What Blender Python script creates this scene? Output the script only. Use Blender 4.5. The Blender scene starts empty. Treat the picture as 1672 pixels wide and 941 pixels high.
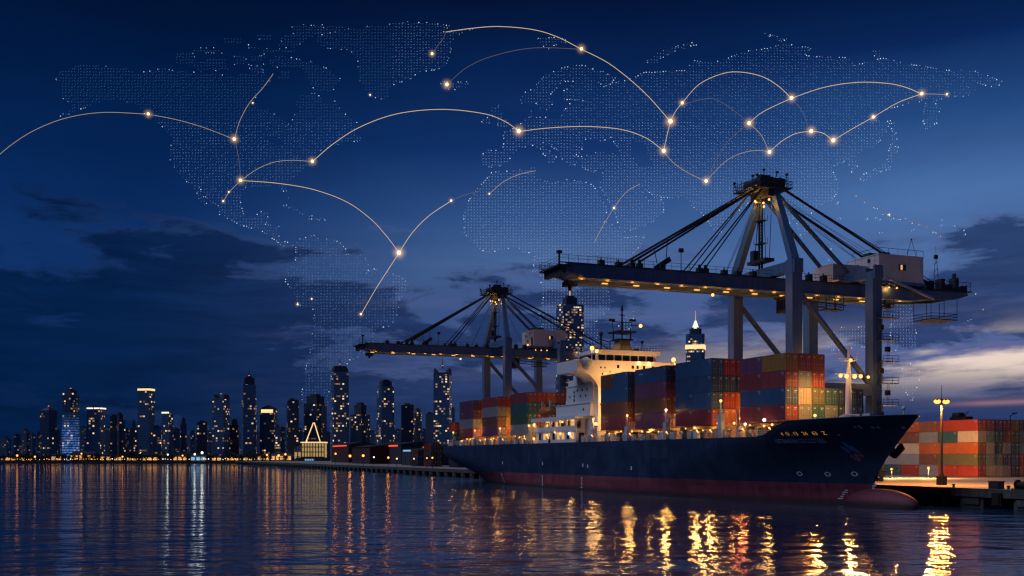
import bpy, math, random
from mathutils import Vector, Matrix
R = math.radians
random.seed(7)
scene = bpy.context.scene
col = scene.collection
CAM_H = 7.37
F = 1672.0

def lin(r, g, b):
    def f(c):
        c /= 255.0
        return c / 12.92 if c <= 0.04045 else ((c + 0.055) / 1.055) ** 2.4
    return (f(r), f(g), f(b), 1.0)

def W(px, py, D):
    """A point D metres out from the camera's foot, along the photograph's sight line."""
    return Vector(((px - 836) / F * D, D, CAM_H + (745 - py) / F * D))

# ------------------------------------------------------------------ materials
def new_mat(name):
    m = bpy.data.materials.new(name)
    m.use_nodes = True
    nt = m.node_tree
    for n in list(nt.nodes):
        nt.nodes.remove(n)
    out = nt.nodes.new('ShaderNodeOutputMaterial')
    return m, nt, out

def L(nt, a, b):
    nt.links.new(a, b)

def N(nt, t, **kw):
    n = nt.nodes.new(t)
    for k, v in kw.items():
        setattr(n, k, v)
    return n

def math_(nt, op, a, b=None, c=None, clamp=False):
    n = nt.nodes.new('ShaderNodeMath')
    n.operation = op
    n.use_clamp = clamp
    for i, v in enumerate((a, b, c)):
        if v is None:
            continue
        if isinstance(v, (int, float)):
            n.inputs[i].default_value = v
        else:
            L(nt, v, n.inputs[i])
    return n.outputs[0]

def mixc(nt, fac, a, b, mode='MIX'):
    n = nt.nodes.new('ShaderNodeMix')
    n.data_type = 'RGBA'
    n.blend_type = mode
    n.clamp_factor = True
    for i, v in ((0, fac), (6, a), (7, b)):
        if isinstance(v, (int, float)):
            n.inputs[i].default_value = v
        elif isinstance(v, (tuple, list)):
            n.inputs[i].default_value = (v[0], v[1], v[2], 1)
        else:
            L(nt, v, n.inputs[i])
    return n.outputs[2]

def noise(nt, vec, scale, detail=3.0, rough=0.55):
    n = nt.nodes.new('ShaderNodeTexNoise')
    n.inputs['Scale'].default_value = scale
    n.inputs['Detail'].default_value = detail
    n.inputs['Roughness'].default_value = rough
    if vec is not None:
        L(nt, vec, n.inputs['Vector'])
    return n.outputs['Fac']

def mapping(nt, vec, scale=(1, 1, 1), loc=(0, 0, 0)):
    n = nt.nodes.new('ShaderNodeMapping')
    n.inputs['Scale'].default_value = scale
    n.inputs['Location'].default_value = loc
    L(nt, vec, n.inputs['Vector'])
    return n.outputs[0]

def ramp(nt, fac, stops):
    n = nt.nodes.new('ShaderNodeValToRGB')
    cr = n.color_ramp
    while len(cr.elements) < len(stops):
        cr.elements.new(0.5)
    for e, (p, c) in zip(cr.elements, stops):
        e.position = p
        e.color = c if len(c) == 4 else (c[0], c[1], c[2], 1)
    L(nt, fac, n.inputs[0])
    return n.outputs[0]

def bsdf(nt, out, base, rough=0.6, metal=0.0, spec=0.4):
    p = nt.nodes.new('ShaderNodeBsdfPrincipled')
    if isinstance(base, (tuple, list)):
        p.inputs['Base Color'].default_value = (base[0], base[1], base[2], 1)
    else:
        L(nt, base, p.inputs['Base Color'])
    if isinstance(rough, (int, float)):
        p.inputs['Roughness'].default_value = rough
    else:
        L(nt, rough, p.inputs['Roughness'])
    p.inputs['Metallic'].default_value = metal
    p.inputs['Specular IOR Level'].default_value = spec
    L(nt, p.outputs[0], out.inputs['Surface'])
    return p

def paint(name, c, rough=0.5, metal=0.0, dirt=0.35, scale=0.6, streak=0.0, rust=0.0):
    """Painted or plain surface with uneven wear, vertical streaks and spots of rust."""
    m, nt, out = new_mat(name)
    tc = N(nt, 'ShaderNodeTexCoord')
    v = tc.outputs['Object']
    a = noise(nt, v, scale, 6)
    b = noise(nt, mapping(nt, v, (1, 1, 0.07)), 1.6, 4)
    base = mixc(nt, math_(nt, 'MULTIPLY', a, dirt), c, tuple(x * 0.35 for x in c[:3]))
    if streak:
        f = math_(nt, 'MULTIPLY', math_(nt, 'GREATER_THAN', b, 0.56), streak)
        base = mixc(nt, f, base, tuple(min(1, x * 1.5 + 0.01) for x in c[:3]))
    if rust:
        g = noise(nt, mapping(nt, v, (1, 1, 0.3)), 0.9, 6, 0.7)
        f = math_(nt, 'MULTIPLY', math_(nt, 'SUBTRACT', g, 0.58), rust * 6, clamp=True)
        base = mixc(nt, f, base, (0.11, 0.045, 0.02))
    rr = math_(nt, 'ADD', math_(nt, 'MULTIPLY', a, 0.3), rough - 0.12, clamp=True)
    bsdf(nt, out, base, rr, metal)
    return m

def glow(name, c, strength, sample=True):
    m, nt, out = new_mat(name)
    e = N(nt, 'ShaderNodeEmission')
    e.inputs[0].default_value = (c[0], c[1], c[2], 1)
    e.inputs[1].default_value = strength
    L(nt, e.outputs[0], out.inputs['Surface'])
    if not sample:
        m.cycles.emission_sampling = 'NONE'
    return m

M = {}
M['crane'] = paint('crane_steel', (0.085, 0.17, 0.31), 0.5, 0, 0.45, 0.35, 0.2, 0.25)
M['crane_dark'] = paint('crane_fittings', (0.03, 0.038, 0.05), 0.6, 0, 0.4)
M['cable'] = paint('steel_cable', (0.02, 0.025, 0.035), 0.55, 0.2, 0.3)
M['house_pale'] = paint('machine_house_paint', (0.72, 0.69, 0.68), 0.55, 0, 0.4, 0.5, 0.0, 0.2)
M['hull'] = paint('hull_navy', (0.018, 0.036, 0.078), 0.42, 0, 0.4, 0.12, 0.25, 0.05)
M['boot'] = paint('antifouling_red', (0.2, 0.042, 0.06), 0.6, 0, 0.5, 0.3, 0.3, 0.2)
M['deck'] = paint('deck_paint', (0.12, 0.06, 0.045), 0.7, 0, 0.5)
M['white'] = paint('white_ship_paint', (0.66, 0.66, 0.68), 0.5, 0, 0.22, 0.4, 0.0, 0.25)
M['tan'] = paint('buff_coaming', (0.36, 0.27, 0.18), 0.6, 0, 0.5, 0.8, 0.3, 0.4)
M['pale_steel'] = paint('pale_blue_steel', (0.42, 0.48, 0.55), 0.5, 0, 0.35)
M['black'] = paint('black_steel', (0.016, 0.016, 0.018), 0.5, 0.2, 0.3)
M['buff'] = paint('buff_mast', (0.5, 0.3, 0.08), 0.5, 0, 0.4)
M['glass'] = paint('dark_glass', (0.012, 0.016, 0.022), 0.12, 0, 0.1)
M['orange_plastic'] = paint('lifeboat_orange', (0.55, 0.14, 0.02), 0.4, 0, 0.2)
M['concrete'] = paint('quay_concrete', (0.42, 0.39, 0.34), 0.85, 0, 0.5, 0.25, 0.0, 0.0)
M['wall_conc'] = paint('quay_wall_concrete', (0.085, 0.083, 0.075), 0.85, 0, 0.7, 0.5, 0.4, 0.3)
M['rubber'] = paint('fender_rubber', (0.014, 0.014, 0.014), 0.8)
M['rod'] = paint('lock_rod_steel', (0.35, 0.35, 0.36), 0.45, 0.5, 0.3)
M['mark_white'] = paint('white_marking', (0.7, 0.7, 0.7), 0.6, 0, 0.35)
M['mark_faded'] = paint('faded_marking', (0.42, 0.42, 0.42), 0.6, 0, 0.7, 1.5)
M['mark_grey'] = paint('grey_marking', (0.7, 0.78, 0.85), 0.6, 0, 0.3, 2.0)
M['stone_pale'] = paint('pale_stone', (0.34, 0.32, 0.3), 0.8)
M['shed'] = paint('shed_cladding', (0.03, 0.036, 0.055), 0.7)
M['shed_red'] = paint('shed_red_cladding', (0.06, 0.016, 0.018), 0.7)
M['land'] = paint('land', (0.035, 0.04, 0.045), 0.9, 0, 0.5, 0.02)
WARM = (1.0, 0.47, 0.12)
ORANGE = (1.0, 0.34, 0.055)
COOL = (0.85, 0.93, 1.0)
M['lamp_warm'] = glow('lamp_warm', (1, 0.40, 0.11), 2.8)
M['lamp_orange'] = glow('lamp_orange', (1, 0.33, 0.05), 3.2)
M['lamp_white'] = glow('lamp_white', (1, 0.85, 0.62), 2.6)
M['lamp_strip'] = glow('lamp_strip', (1, 0.40, 0.06), 1.9)
M['lit_warm'] = glow('lit_window_warm', (1, 0.50, 0.16), 0.8)
M['lit_yellow'] = glow('lit_window_yellow', (1, 0.64, 0.24), 0.42)
M['lit_cyan'] = glow('lit_window_cyan', (0.2, 0.6, 1.0), 0.8, False)
M['lit_red'] = glow('red_sign_light', (1, 0.08, 0.03), 1.3, False)
M['lit_crown'] = glow('crown_light', (1, 0.70, 0.32), 1.2, False)
M['lit_crown_cool'] = glow('crown_light_cool', (1, 0.88, 0.68), 1.3, False)
M['beacon'] = glow('beacon_red', (1, 0.16, 0.06), 2.0, False)
M['spire_lit'] = glow('spire_lit', (1, 0.42, 0.18), 0.9, False)
M['yellow_letter_glow'] = glow('yellow_letter_glow', (1, 0.48, 0.07), 0.36, False)  # painted hull letters given emission, their lit look put into the material

# hull plating: seams between plates, scuffs and rust runs
def plating(name, c, rough, rust):
    m, nt, out = new_mat(name)
    tc = N(nt, 'ShaderNodeTexCoord')
    v = tc.outputs['Object']
    sp = N(nt, 'ShaderNodeSeparateXYZ'); L(nt, v, sp.inputs[0])
    cb = N(nt, 'ShaderNodeCombineXYZ'); L(nt, sp.outputs[0], cb.inputs[0]); L(nt, sp.outputs[2], cb.inputs[1])
    bk = N(nt, 'ShaderNodeTexBrick')
    L(nt, cb.outputs[0], bk.inputs['Vector'])
    bk.inputs['Scale'].default_value = 1.0
    bk.inputs['Brick Width'].default_value = 9.0
    bk.inputs['Row Height'].default_value = 2.3
    bk.inputs['Mortar Size'].default_value = 0.05
    bk.inputs['Mortar Smooth'].default_value = 0.6
    bk.inputs['Color1'].default_value = (0.85, 0.85, 0.85, 1)
    bk.inputs['Color2'].default_value = (1.2, 1.2, 1.2, 1)
    bk.inputs['Mortar'].default_value = (0.55, 0.55, 0.55, 1)
    a = noise(nt, v, .25, 7, .65)
    st = noise(nt, mapping(nt, v, (1.1, 1.1, .06)), 1.0, 6, .7)
    ru = noise(nt, mapping(nt, v, (.9, .9, .1)), .8, 7, .75)
    base = mixc(nt, 1.0, c, bk.outputs['Color'], 'MULTIPLY')
    base = mixc(nt, math_(nt, 'MULTIPLY', math_(nt, 'SUBTRACT', a, .45), 2.2, clamp=True), base, tuple(x * 1.9 + .008 for x in c))
    base = mixc(nt, math_(nt, 'MULTIPLY', math_(nt, 'SUBTRACT', st, .5), 3.2, clamp=True), base, tuple(x * .45 for x in c))
    base = mixc(nt, math_(nt, 'MULTIPLY', math_(nt, 'SUBTRACT', ru, .62), rust, clamp=True), base, (.10, .05, .03))
    low = math_(nt, 'MULTIPLY', math_(nt, 'SUBTRACT', math_(nt, 'ADD', .75, math_(nt, 'MULTIPLY', a, .8)), sp.outputs[2]), 1.2, clamp=True)
    base = mixc(nt, math_(nt, 'MULTIPLY', low, .8), base, (.018, .02, .016))
    bsdf(nt, out, base, math_(nt, 'ADD', math_(nt, 'MULTIPLY', a, .35), rough - .15))
    return m
M['hull'] = plating('hull_navy', (0.013, 0.028, 0.062), .42, 4.0)
M['boot'] = plating('antifouling_red', (0.17, 0.034, 0.05), .6, 3.0)

# container paint: colour comes from each container's own object colour
m, nt, out = new_mat('container_paint')
oi = N(nt, 'ShaderNodeObjectInfo')
tc = N(nt, 'ShaderNodeTexCoord')
seedv = N(nt, 'ShaderNodeVectorMath', operation='ADD')
L(nt, tc.outputs['Object'], seedv.inputs[0])
cmb = N(nt, 'ShaderNodeCombineXYZ')
L(nt, math_(nt, 'MULTIPLY', oi.outputs['Random'], 90.0), cmb.inputs[0])
L(nt, math_(nt, 'MULTIPLY', oi.outputs['Random'], 37.0), cmb.inputs[1])
L(nt, cmb.outputs[0], seedv.inputs[1])
v = seedv.outputs[0]
a = noise(nt, v, 0.45, 6, 0.65)
b = noise(nt, mapping(nt, v, (1.2, 1.2, 0.12)), 1.5, 5, 0.6)
g = noise(nt, mapping(nt, v, (1, 1, 0.45)), 1.1, 7, 0.75)
base = mixc(nt, math_(nt, 'MULTIPLY', a, 0.55, clamp=True), oi.outputs['Color'], mixc(nt, 1.0, oi.outputs['Color'], (0.3, 0.28, 0.28), 'MULTIPLY'))
base = mixc(nt, math_(nt, 'MULTIPLY', math_(nt, 'SUBTRACT', b, 0.52), 1.2, clamp=True), base, (0.2, 0.18, 0.17))
base = mixc(nt, math_(nt, 'MULTIPLY', math_(nt, 'SUBTRACT', g, 0.6), 4.0, clamp=True), base, (0.10, 0.045, 0.022))
bsdf(nt, out, base, math_(nt, 'ADD', math_(nt, 'MULTIPLY', a, 0.3), 0.38))
M['container'] = m

# glass curtain walls: windows are cells of the facade, some of them lit from inside
def facade_mat(name, base_c, warm, lit_gain, blue=False):
    m, nt, out = new_mat(name)
    oi = N(nt, 'ShaderNodeObjectInfo')
    uv = N(nt, 'ShaderNodeUVMap', uv_map='metres')
    sep = N(nt, 'ShaderNodeSeparateXYZ')
    L(nt, uv.outputs[0], sep.inputs[0])
    u = math_(nt, 'DIVIDE', sep.outputs[0], 2.1)
    vv = math_(nt, 'DIVIDE', sep.outputs[1], 2.6)
    cu, cv = math_(nt, 'FLOOR', u), math_(nt, 'FLOOR', vv)
    fu, fv = math_(nt, 'FRACT', u), math_(nt, 'FRACT', vv)
    seed = math_(nt, 'MULTIPLY', oi.outputs['Random'], 517.0)
    def wn(x, y, z):
        c = N(nt, 'ShaderNodeCombineXYZ')
        for i, s in enumerate((x, y, z)):
            if isinstance(s, (int, float)):
                c.inputs[i].default_value = s
            else:
                L(nt, s, c.inputs[i])
        w = N(nt, 'ShaderNodeTexWhiteNoise', noise_dimensions='3D')
        L(nt, c.outputs[0], w.inputs['Vector'])
        return w.outputs['Value'], c.outputs[0]
    r1, cell = wn(cu, cv, seed)
    r2, _ = wn(cu, cv, math_(nt, 'ADD', seed, 31.7))
    rb, _ = wn(math_(nt, 'FLOOR', math_(nt, 'DIVIDE', cu, 6.0)), cv, math_(nt, 'ADD', seed, 7.3))
    clus = noise(nt, cell, 0.23, 2)
    band = math_(nt, 'MULTIPLY', math_(nt, 'GREATER_THAN', rb, 0.9), 0.4)
    sepc = N(nt, 'ShaderNodeSeparateColor')
    L(nt, oi.outputs['Color'], sepc.inputs[0])
    p = math_(nt, 'ADD', math_(nt, 'MULTIPLY', sepc.outputs[0], math_(nt, 'MULTIPLY', math_(nt, 'SUBTRACT', clus, 0.4), 4.6, clamp=False)), math_(nt, 'MULTIPLY', band, math_(nt, 'ADD', 0.25, sepc.outputs[0])))
    lit = math_(nt, 'LESS_THAN', r1, p)
    mw = math_(nt, 'MULTIPLY', math_(nt, 'GREATER_THAN', fu, 0.14), math_(nt, 'MULTIPLY', math_(nt, 'GREATER_THAN', fv, 0.22), math_(nt, 'LESS_THAN', fv, 0.8)))
    e = math_(nt, 'MULTIPLY', math_(nt, 'MULTIPLY', lit, mw), math_(nt, 'ADD', 0.12, math_(nt, 'MULTIPLY', math_(nt, 'POWER', r2, 2.5), 1.25)))
    ec = mixc(nt, math_(nt, 'POWER', r2, 2.0), warm, (1.0, 0.74, 0.4))
    strength = math_(nt, 'MULTIPLY', e, lit_gain)
    base = mixc(nt, mw, tuple(x * 1.5 for x in base_c), base_c)
    pb = bsdf(nt, out, base, 0.32, 0, 0.5)
    if blue:
        # the lower storeys carry blue facade lights that thin out upwards
        h = math_(nt, 'SUBTRACT', 1.0, math_(nt, 'DIVIDE', sep.outputs[1], 52.0), clamp=True)
        line = math_(nt, 'MULTIPLY', math_(nt, 'GREATER_THAN', fv, 0.35), math_(nt, 'ADD', 0.35, r2))
        bl = math_(nt, 'MULTIPLY', math_(nt, 'MULTIPLY', math_(nt, 'POWER', h, 0.8), line), 0.55)
        em = N(nt, 'ShaderNodeEmission')
        em.inputs[0].default_value = (0.1, 0.32, 1.0, 1)
        L(nt, bl, em.inputs[1])
        em2 = N(nt, 'ShaderNodeEmission')
        L(nt, ec, em2.inputs[0])
        L(nt, math_(nt, 'MULTIPLY', strength, 0.7), em2.inputs[1])
        ad = N(nt, 'ShaderNodeAddShader')
        ad2 = N(nt, 'ShaderNodeAddShader')
        L(nt, em.outputs[0], ad.inputs[0])
        L(nt, em2.outputs[0], ad.inputs[1])
        L(nt, ad.outputs[0], ad2.inputs[0])
        L(nt, pb.outputs[0], ad2.inputs[1])
        L(nt, ad2.outputs[0], out.inputs['Surface'])
    else:
        L(nt, ec, pb.inputs['Emission Color'])
        L(nt, strength, pb.inputs['Emission Strength'])
    m.cycles.emission_sampling = 'NONE'
    return m

M['facade'] = facade_mat('glass_facade', (0.045, 0.10, 0.195), (1.0, 0.5, 0.14), 1.05)
M['facade_dark'] = facade_mat('dark_facade', (0.022, 0.045, 0.09), (1.0, 0.44, 0.12), 0.9)
M['facade_far'] = facade_mat('far_facade', (0.05, 0.095, 0.17), (1.0, 0.5, 0.18), 0.28)
M['facade_blue'] = facade_mat('blue_lit_facade', (0.03, 0.055, 0.11), (1.0, 0.6, 0.25), 1.3, True)
M['crown_dark'] = paint('crown_stone', (0.04, 0.06, 0.095), 0.6)

# ------------------------------------------------------------------ mesh building
class MB:
    def __init__(self):
        self.v, self.f, self.mi = [], [], []

    def add(self, vs, fs, mi=0):
        o = len(self.v)
        self.v += [tuple(x) for x in vs]
        self.f += [tuple(o + i for i in f) for f in fs]
        self.mi += [mi] * len(fs)
        return self

    def box(self, x0, x1, y0, y1, z0, z1, mi=0):
        x0, x1 = min(x0, x1), max(x0, x1)
        y0, y1 = min(y0, y1), max(y0, y1)
        vs = [(x, y, z) for z in (z0, z1) for y in (y0, y1) for x in (x0, x1)]
        return self.add(vs, [(0, 2, 3, 1), (4, 5, 7, 6), (0, 1, 5, 4), (2, 6, 7, 3), (0, 4, 6, 2), (1, 3, 7, 5)], mi)

    def frame(self, p, q):
        p, q = Vector(p), Vector(q)
        d = (q - p).normalized()
        up = Vector((0, 0, 1)) if abs(d.z) < 0.98 else Vector((0, 1, 0))
        s = d.cross(up).normalized()
        return p, q, s, s.cross(d).normalized()

    def beam(self, p, q, w, h, w2=None, h2=None, mi=0):
        p, q, s, u = self.frame(p, q)
        w2, h2 = w2 or w, h2 or h
        vs = [c + s * a * ww / 2 + u * b * hh / 2 for c, ww, hh in ((p, w, h), (q, w2, h2)) for a, b in ((-1, -1), (1, -1), (1, 1), (-1, 1))]
        return self.add(vs, [(0, 1, 2, 3), (7, 6, 5, 4), (0, 4, 5, 1), (1, 5, 6, 2), (2, 6, 7, 3), (3, 7, 4, 0)], mi)

    def tube(self, p, q, r, n=8, r2=None, mi=0):
        p, q, s, u = self.frame(p, q)
        r2 = r if r2 is None else r2
        vs = []
        for c, rr in ((p, r), (q, r2)):
            for k in range(n):
                a = 2 * math.pi * k / n
                vs.append(c + (s * math.cos(a) + u * math.sin(a)) * rr)
        fs = [(k, (k + 1) % n, n + (k + 1) % n, n + k) for k in range(n)]
        fs += [tuple(range(n - 1, -1, -1)), tuple(range(n, 2 * n))]
        return self.add(vs, fs, mi)

    def path(self, pts, r, n=6, mi=0):
        pts = [Vector(p) for p in pts]
        rings = []
        for i, p in enumerate(pts):
            a, b = pts[max(0, i - 1)], pts[min(len(pts) - 1, i + 1)]
            _, _, s, u = self.frame(a, b)
            rr = r[i] if isinstance(r, (list, tuple)) else r
            rings.append([p + (s * math.cos(2 * math.pi * k / n) + u * math.sin(2 * math.pi * k / n)) * rr for k in range(n)])
        vs = [x for ring in rings for x in ring]
        fs = []
        for i in range(len(pts) - 1):
            for k in range(n):
                fs.append((i * n + k, i * n + (k + 1) % n, (i + 1) * n + (k + 1) % n, (i + 1) * n + k))
        fs += [tuple(range(n - 1, -1, -1)), tuple(range((len(pts) - 1) * n, len(pts) * n))]
        return self.add(vs, fs, mi)

    def sphere(self, c, r, n=10, m=6, sc=(1, 1, 1), mi=0):
        c = Vector(c)
        vs = [c + Vector((0, 0, -r * sc[2]))]
        for j in range(1, m):
            t = math.pi * j / m - math.pi / 2
            for k in range(n):
                a = 2 * math.pi * k / n
                vs.append(c + Vector((math.cos(a) * math.cos(t) * r * sc[0], math.sin(a) * math.cos(t) * r * sc[1], math.sin(t) * r * sc[2])))
        vs.append(c + Vector((0, 0, r * sc[2])))
        fs = [(0, 1 + (k + 1) % n, 1 + k) for k in range(n)]
        for j in range(m - 2):
            for k in range(n):
                a, b = 1 + j * n + k, 1 + j * n + (k + 1) % n
                fs.append((a, b, b + n, a + n))
        t0 = 1 + (m - 2) * n
        fs += [(t0 + k, t0 + (k + 1) % n, len(vs) - 1) for k in range(n)]
        return self.add(vs, fs, mi)

    def octa(self, c, r, mi=0):
        x, y, z = c
        vs = [(x + r, y, z), (x, y, z + r), (x - r, y, z), (x, y, z - r), (x, y - r, z), (x, y + r, z)]
        return self.add(vs, [(0, 1, 4), (1, 2, 4), (2, 3, 4), (3, 0, 4), (1, 0, 5), (2, 1, 5), (3, 2, 5), (0, 3, 5)], mi)

    def prism(self, poly, z0, z1, top=None, mi=0):
        n = len(poly)
        top = top or poly
        vs = [(p[0], p[1], z0) for p in poly] + [(p[0], p[1], z1) for p in top]
        fs = [(k, (k + 1) % n, n + (k + 1) % n, n + k) for k in range(n)] + [tuple(range(n - 1, -1, -1)), tuple(range(n, 2 * n))]
        return self.add(vs, fs, mi)

    def slab(self, poly, axis, a, b, mi=0):
        """A polygon in the plane across AXIS (0 x, 1 y), pushed from a to b along it."""
        n = len(poly)
        def P(c, p):
            return (c, p[0], p[1]) if axis == 0 else (p[0], c, p[1])
        vs = [P(a, p) for p in poly] + [P(b, p) for p in poly]
        fs = [(k, (k + 1) % n, n + (k + 1) % n, n + k) for k in range(n)] + [tuple(range(n - 1, -1, -1)), tuple(range(n, 2 * n))]
        return self.add(vs, fs, mi)

    def mesh(self, name, mats, smooth=False):
        me = bpy.data.meshes.new(name)
        me.from_pydata(self.v, [], self.f)
        for m_ in (mats if isinstance(mats, (list, tuple)) else [mats]):
            me.materials.append(m_)
        if len(me.materials) > 1:
            me.polygons.foreach_set('material_index', self.mi)
        if smooth:
            me.polygons.foreach_set('use_smooth', [True] * len(me.polygons))
        me.validate()
        # consistent outward normals
        import bmesh
        bm = bmesh.new()
        bm.from_mesh(me)
        bmesh.ops.recalc_face_normals(bm, faces=bm.faces)
        bm.to_mesh(me)
        bm.free()
        me.update()
        return me

    def build(self, name, mats, parent=None, smooth=False):
        o = bpy.data.objects.new(name, self.mesh(name, mats, smooth))
        col.objects.link(o)
        if parent is not None:
            o.parent = parent
        return o

def tag(o, label=None, cat=None, group=None, kind=None):
    if label:
        o['label'] = label
    if cat:
        o['category'] = cat
    if group:
        o['group'] = group
    if kind:
        o['kind'] = kind
    return o

def empty(name, loc=(0, 0, 0), rz=0.0):
    o = bpy.data.objects.new(name, None)
    o.empty_display_size = 0.5
    o.location = loc
    o.rotation_euler = (0, 0, rz)
    col.objects.link(o)
    return o

def copy_tree(o, parent=None, color=None):
    c = o.copy()
    col.objects.link(c)
    if parent is not None:
        c.parent = parent
    if color:
        c.color = color
    for ch in KIDS.get(o.name, []):
        copy_tree(ch, c, color)
    return c
KIDS = {}
def index_kids(*roots):
    def walk(o):
        KIDS[o.name] = list(o.children)
        for c in o.children:
            walk(c)
    bpy.context.view_layer.update()
    for r_ in roots:
        walk(r_)

def light(loc, power, c, radius=0.25, kind='POINT', parent=None, target=None, spot=100, blend=0.6):
    d = bpy.data.lights.new('lamp_light', kind)
    d.energy = power
    d.color = c
    if kind in ('POINT', 'SPOT'):
        d.shadow_soft_size = radius
    if kind == 'SPOT':
        d.spot_size = R(spot)
        d.spot_blend = blend
    o = bpy.data.objects.new('lamp_light', d)
    col.objects.link(o)
    if parent is not None:
        o.parent = parent
    o.location = loc
    if target is not None:
        o.rotation_euler = (Vector(target) - Vector(loc)).to_track_quat('-Z', 'Y').to_euler()
    return o

# port frame: x along the quay towards the bow (and the camera), y away from the water, z up
PO = Vector((53.9, 150.7, 0))
TH = math.atan2(-0.9298, 0.368)
CT, ST = math.cos(TH), math.sin(TH)
def PF(x, y, z=0):
    return Vector((PO.x + CT * x - ST * y, PO.y + ST * x + CT * y, z))
ORD = ['', 'first', 'second', 'third', 'fourth', 'fifth', 'sixth', 'seventh', 'eighth', 'ninth', 'tenth', 'eleventh', 'twelfth',
       'thirteenth', 'fourteenth', 'fifteenth', 'sixteenth', 'seventeenth', 'eighteenth', 'nineteenth', 'twentieth']
def ordinal(n):
    if n <= 20:
        return ORD[n]
    if n >= 100:
        return 'hundredth' if n == 100 else 'hundred and ' + ordinal(n - 100)
    tens = {2: 'twenty', 3: 'thirty', 4: 'forty', 5: 'fifty', 6: 'sixty', 7: 'seventy', 8: 'eighty', 9: 'ninety'}[n // 10]
    return (tens[:-1] + 'ieth') if n % 10 == 0 else tens + '-' + ORD[n % 10]
# ------------------------------------------------------------------ camera, sky, twilight
cam = bpy.data.cameras.new('camera')
cam.lens = 36.0
cam.sensor_width = 36.0
cam.shift_y = (745 - 470.5) / 1672.0
cam.clip_start = 0.5
cam.clip_end = 30000
co = bpy.data.objects.new('camera', cam)
co.location = (0, 0, CAM_H)
co.rotation_euler = (R(90), 0, 0)
col.objects.link(co)
scene.camera = co
scene.view_settings.view_transform = 'Standard'
scene.view_settings.look = 'None'
scene.view_settings.gamma = 1
scene.view_settings.exposure = 0
scene.view_settings.use_curve_mapping = False
scene.render.engine = 'CYCLES'
scene.cycles.use_denoising = True
scene.cycles.denoising_input_passes = 'RGB_ALBEDO_NORMAL'
scene.cycles.denoising_prefilter = 'ACCURATE'
scene.cycles.max_bounces = 5
scene.cycles.diffuse_bounces = 2
scene.cycles.glossy_bounces = 3
scene.cycles.transparent_max_bounces = 8
scene.cycles.sample_clamp_indirect = 6
scene.cycles.sample_clamp_direct = 0
scene.cycles.caustics_reflective = False
scene.cycles.caustics_refractive = False
scene.cycles.filter_width = 1.3

w = bpy.data.worlds.new('World')
scene.world = w
w.use_nodes = True
nt = w.node_tree
for n in list(nt.nodes):
    nt.nodes.remove(n)
out = N(nt, 'ShaderNodeOutputWorld')
bg = N(nt, 'ShaderNodeBackground')
tc = N(nt, 'ShaderNodeTexCoord')
sep = N(nt, 'ShaderNodeSeparateXYZ')
L(nt, tc.outputs['Generated'], sep.inputs[0])
X, Y, Z = sep.outputs
az = math_(nt, 'ARCTAN2', X, Y)
hor = math_(nt, 'SQRT', math_(nt, 'ADD', math_(nt, 'MULTIPLY', X, X), math_(nt, 'MULTIPLY', Y, Y)))
el = math_(nt, 'ARCTAN2', Z, hor)
def smooth(v, a, b):
    n = N(nt, 'ShaderNodeMapRange', interpolation_type='SMOOTHSTEP')
    L(nt, v, n.inputs[0])
    n.inputs[1].default_value = a
    n.inputs[2].default_value = b
    return n.outputs[0]
e2 = math_(nt, 'MULTIPLY', el, 2.0, clamp=True)
def sky_ramp(stops):
    return ramp(nt, e2, [(p * 2, lin(*c)) for p, c in stops])
left = sky_ramp([(0, (6, 30, 70)), (.06, (8, 34, 76)), (.12, (14, 46, 96)), (.19, (16, 50, 104)), (.25, (7, 40, 90)), (.33, (2, 28, 70)), (.42, (1, 17, 48)), (.49, (0, 13, 40))])
mid = sky_ramp([(0, (52, 62, 102)), (.07, (56, 70, 114)), (.13, (66, 90, 142)), (.185, (74, 104, 154)), (.23, (48, 82, 136)), (.29, (20, 54, 110)), (.36, (8, 35, 82)), (.42, (3, 19, 54)), (.46, (2, 14, 42))])
right = sky_ramp([(0, (62, 60, 104)), (.06, (66, 70, 116)), (.1, (92, 98, 146)), (.17, (78, 110, 162)), (.235, (70, 106, 162)), (.3, (36, 74, 130)), (.36, (10, 38, 88)), (.43, (2, 17, 50))])
sky = mixc(nt, smooth(az, -0.36, 0.06), left, mid)
sky = mixc(nt, smooth(az, 0.05, 0.42), sky, right)
cm = N(nt, 'ShaderNodeCombineXYZ')
L(nt, az, cm.inputs[0])
L(nt, math_(nt, 'MULTIPLY', el, 3.4), cm.inputs[1])
cv = cm.outputs[0]
warp = N(nt, 'ShaderNodeTexNoise')
warp.inputs['Scale'].default_value = 4.0
warp.inputs['Detail'].default_value = 2
L(nt, cv, warp.inputs['Vector'])
wv = N(nt, 'ShaderNodeVectorMath', operation='MULTIPLY_ADD')
L(nt, warp.outputs['Color'], wv.inputs[0])
wv.inputs[1].default_value = (0.16, 0.12, 0)
L(nt, cv, wv.inputs[2])
wv = wv.outputs[0]
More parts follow.
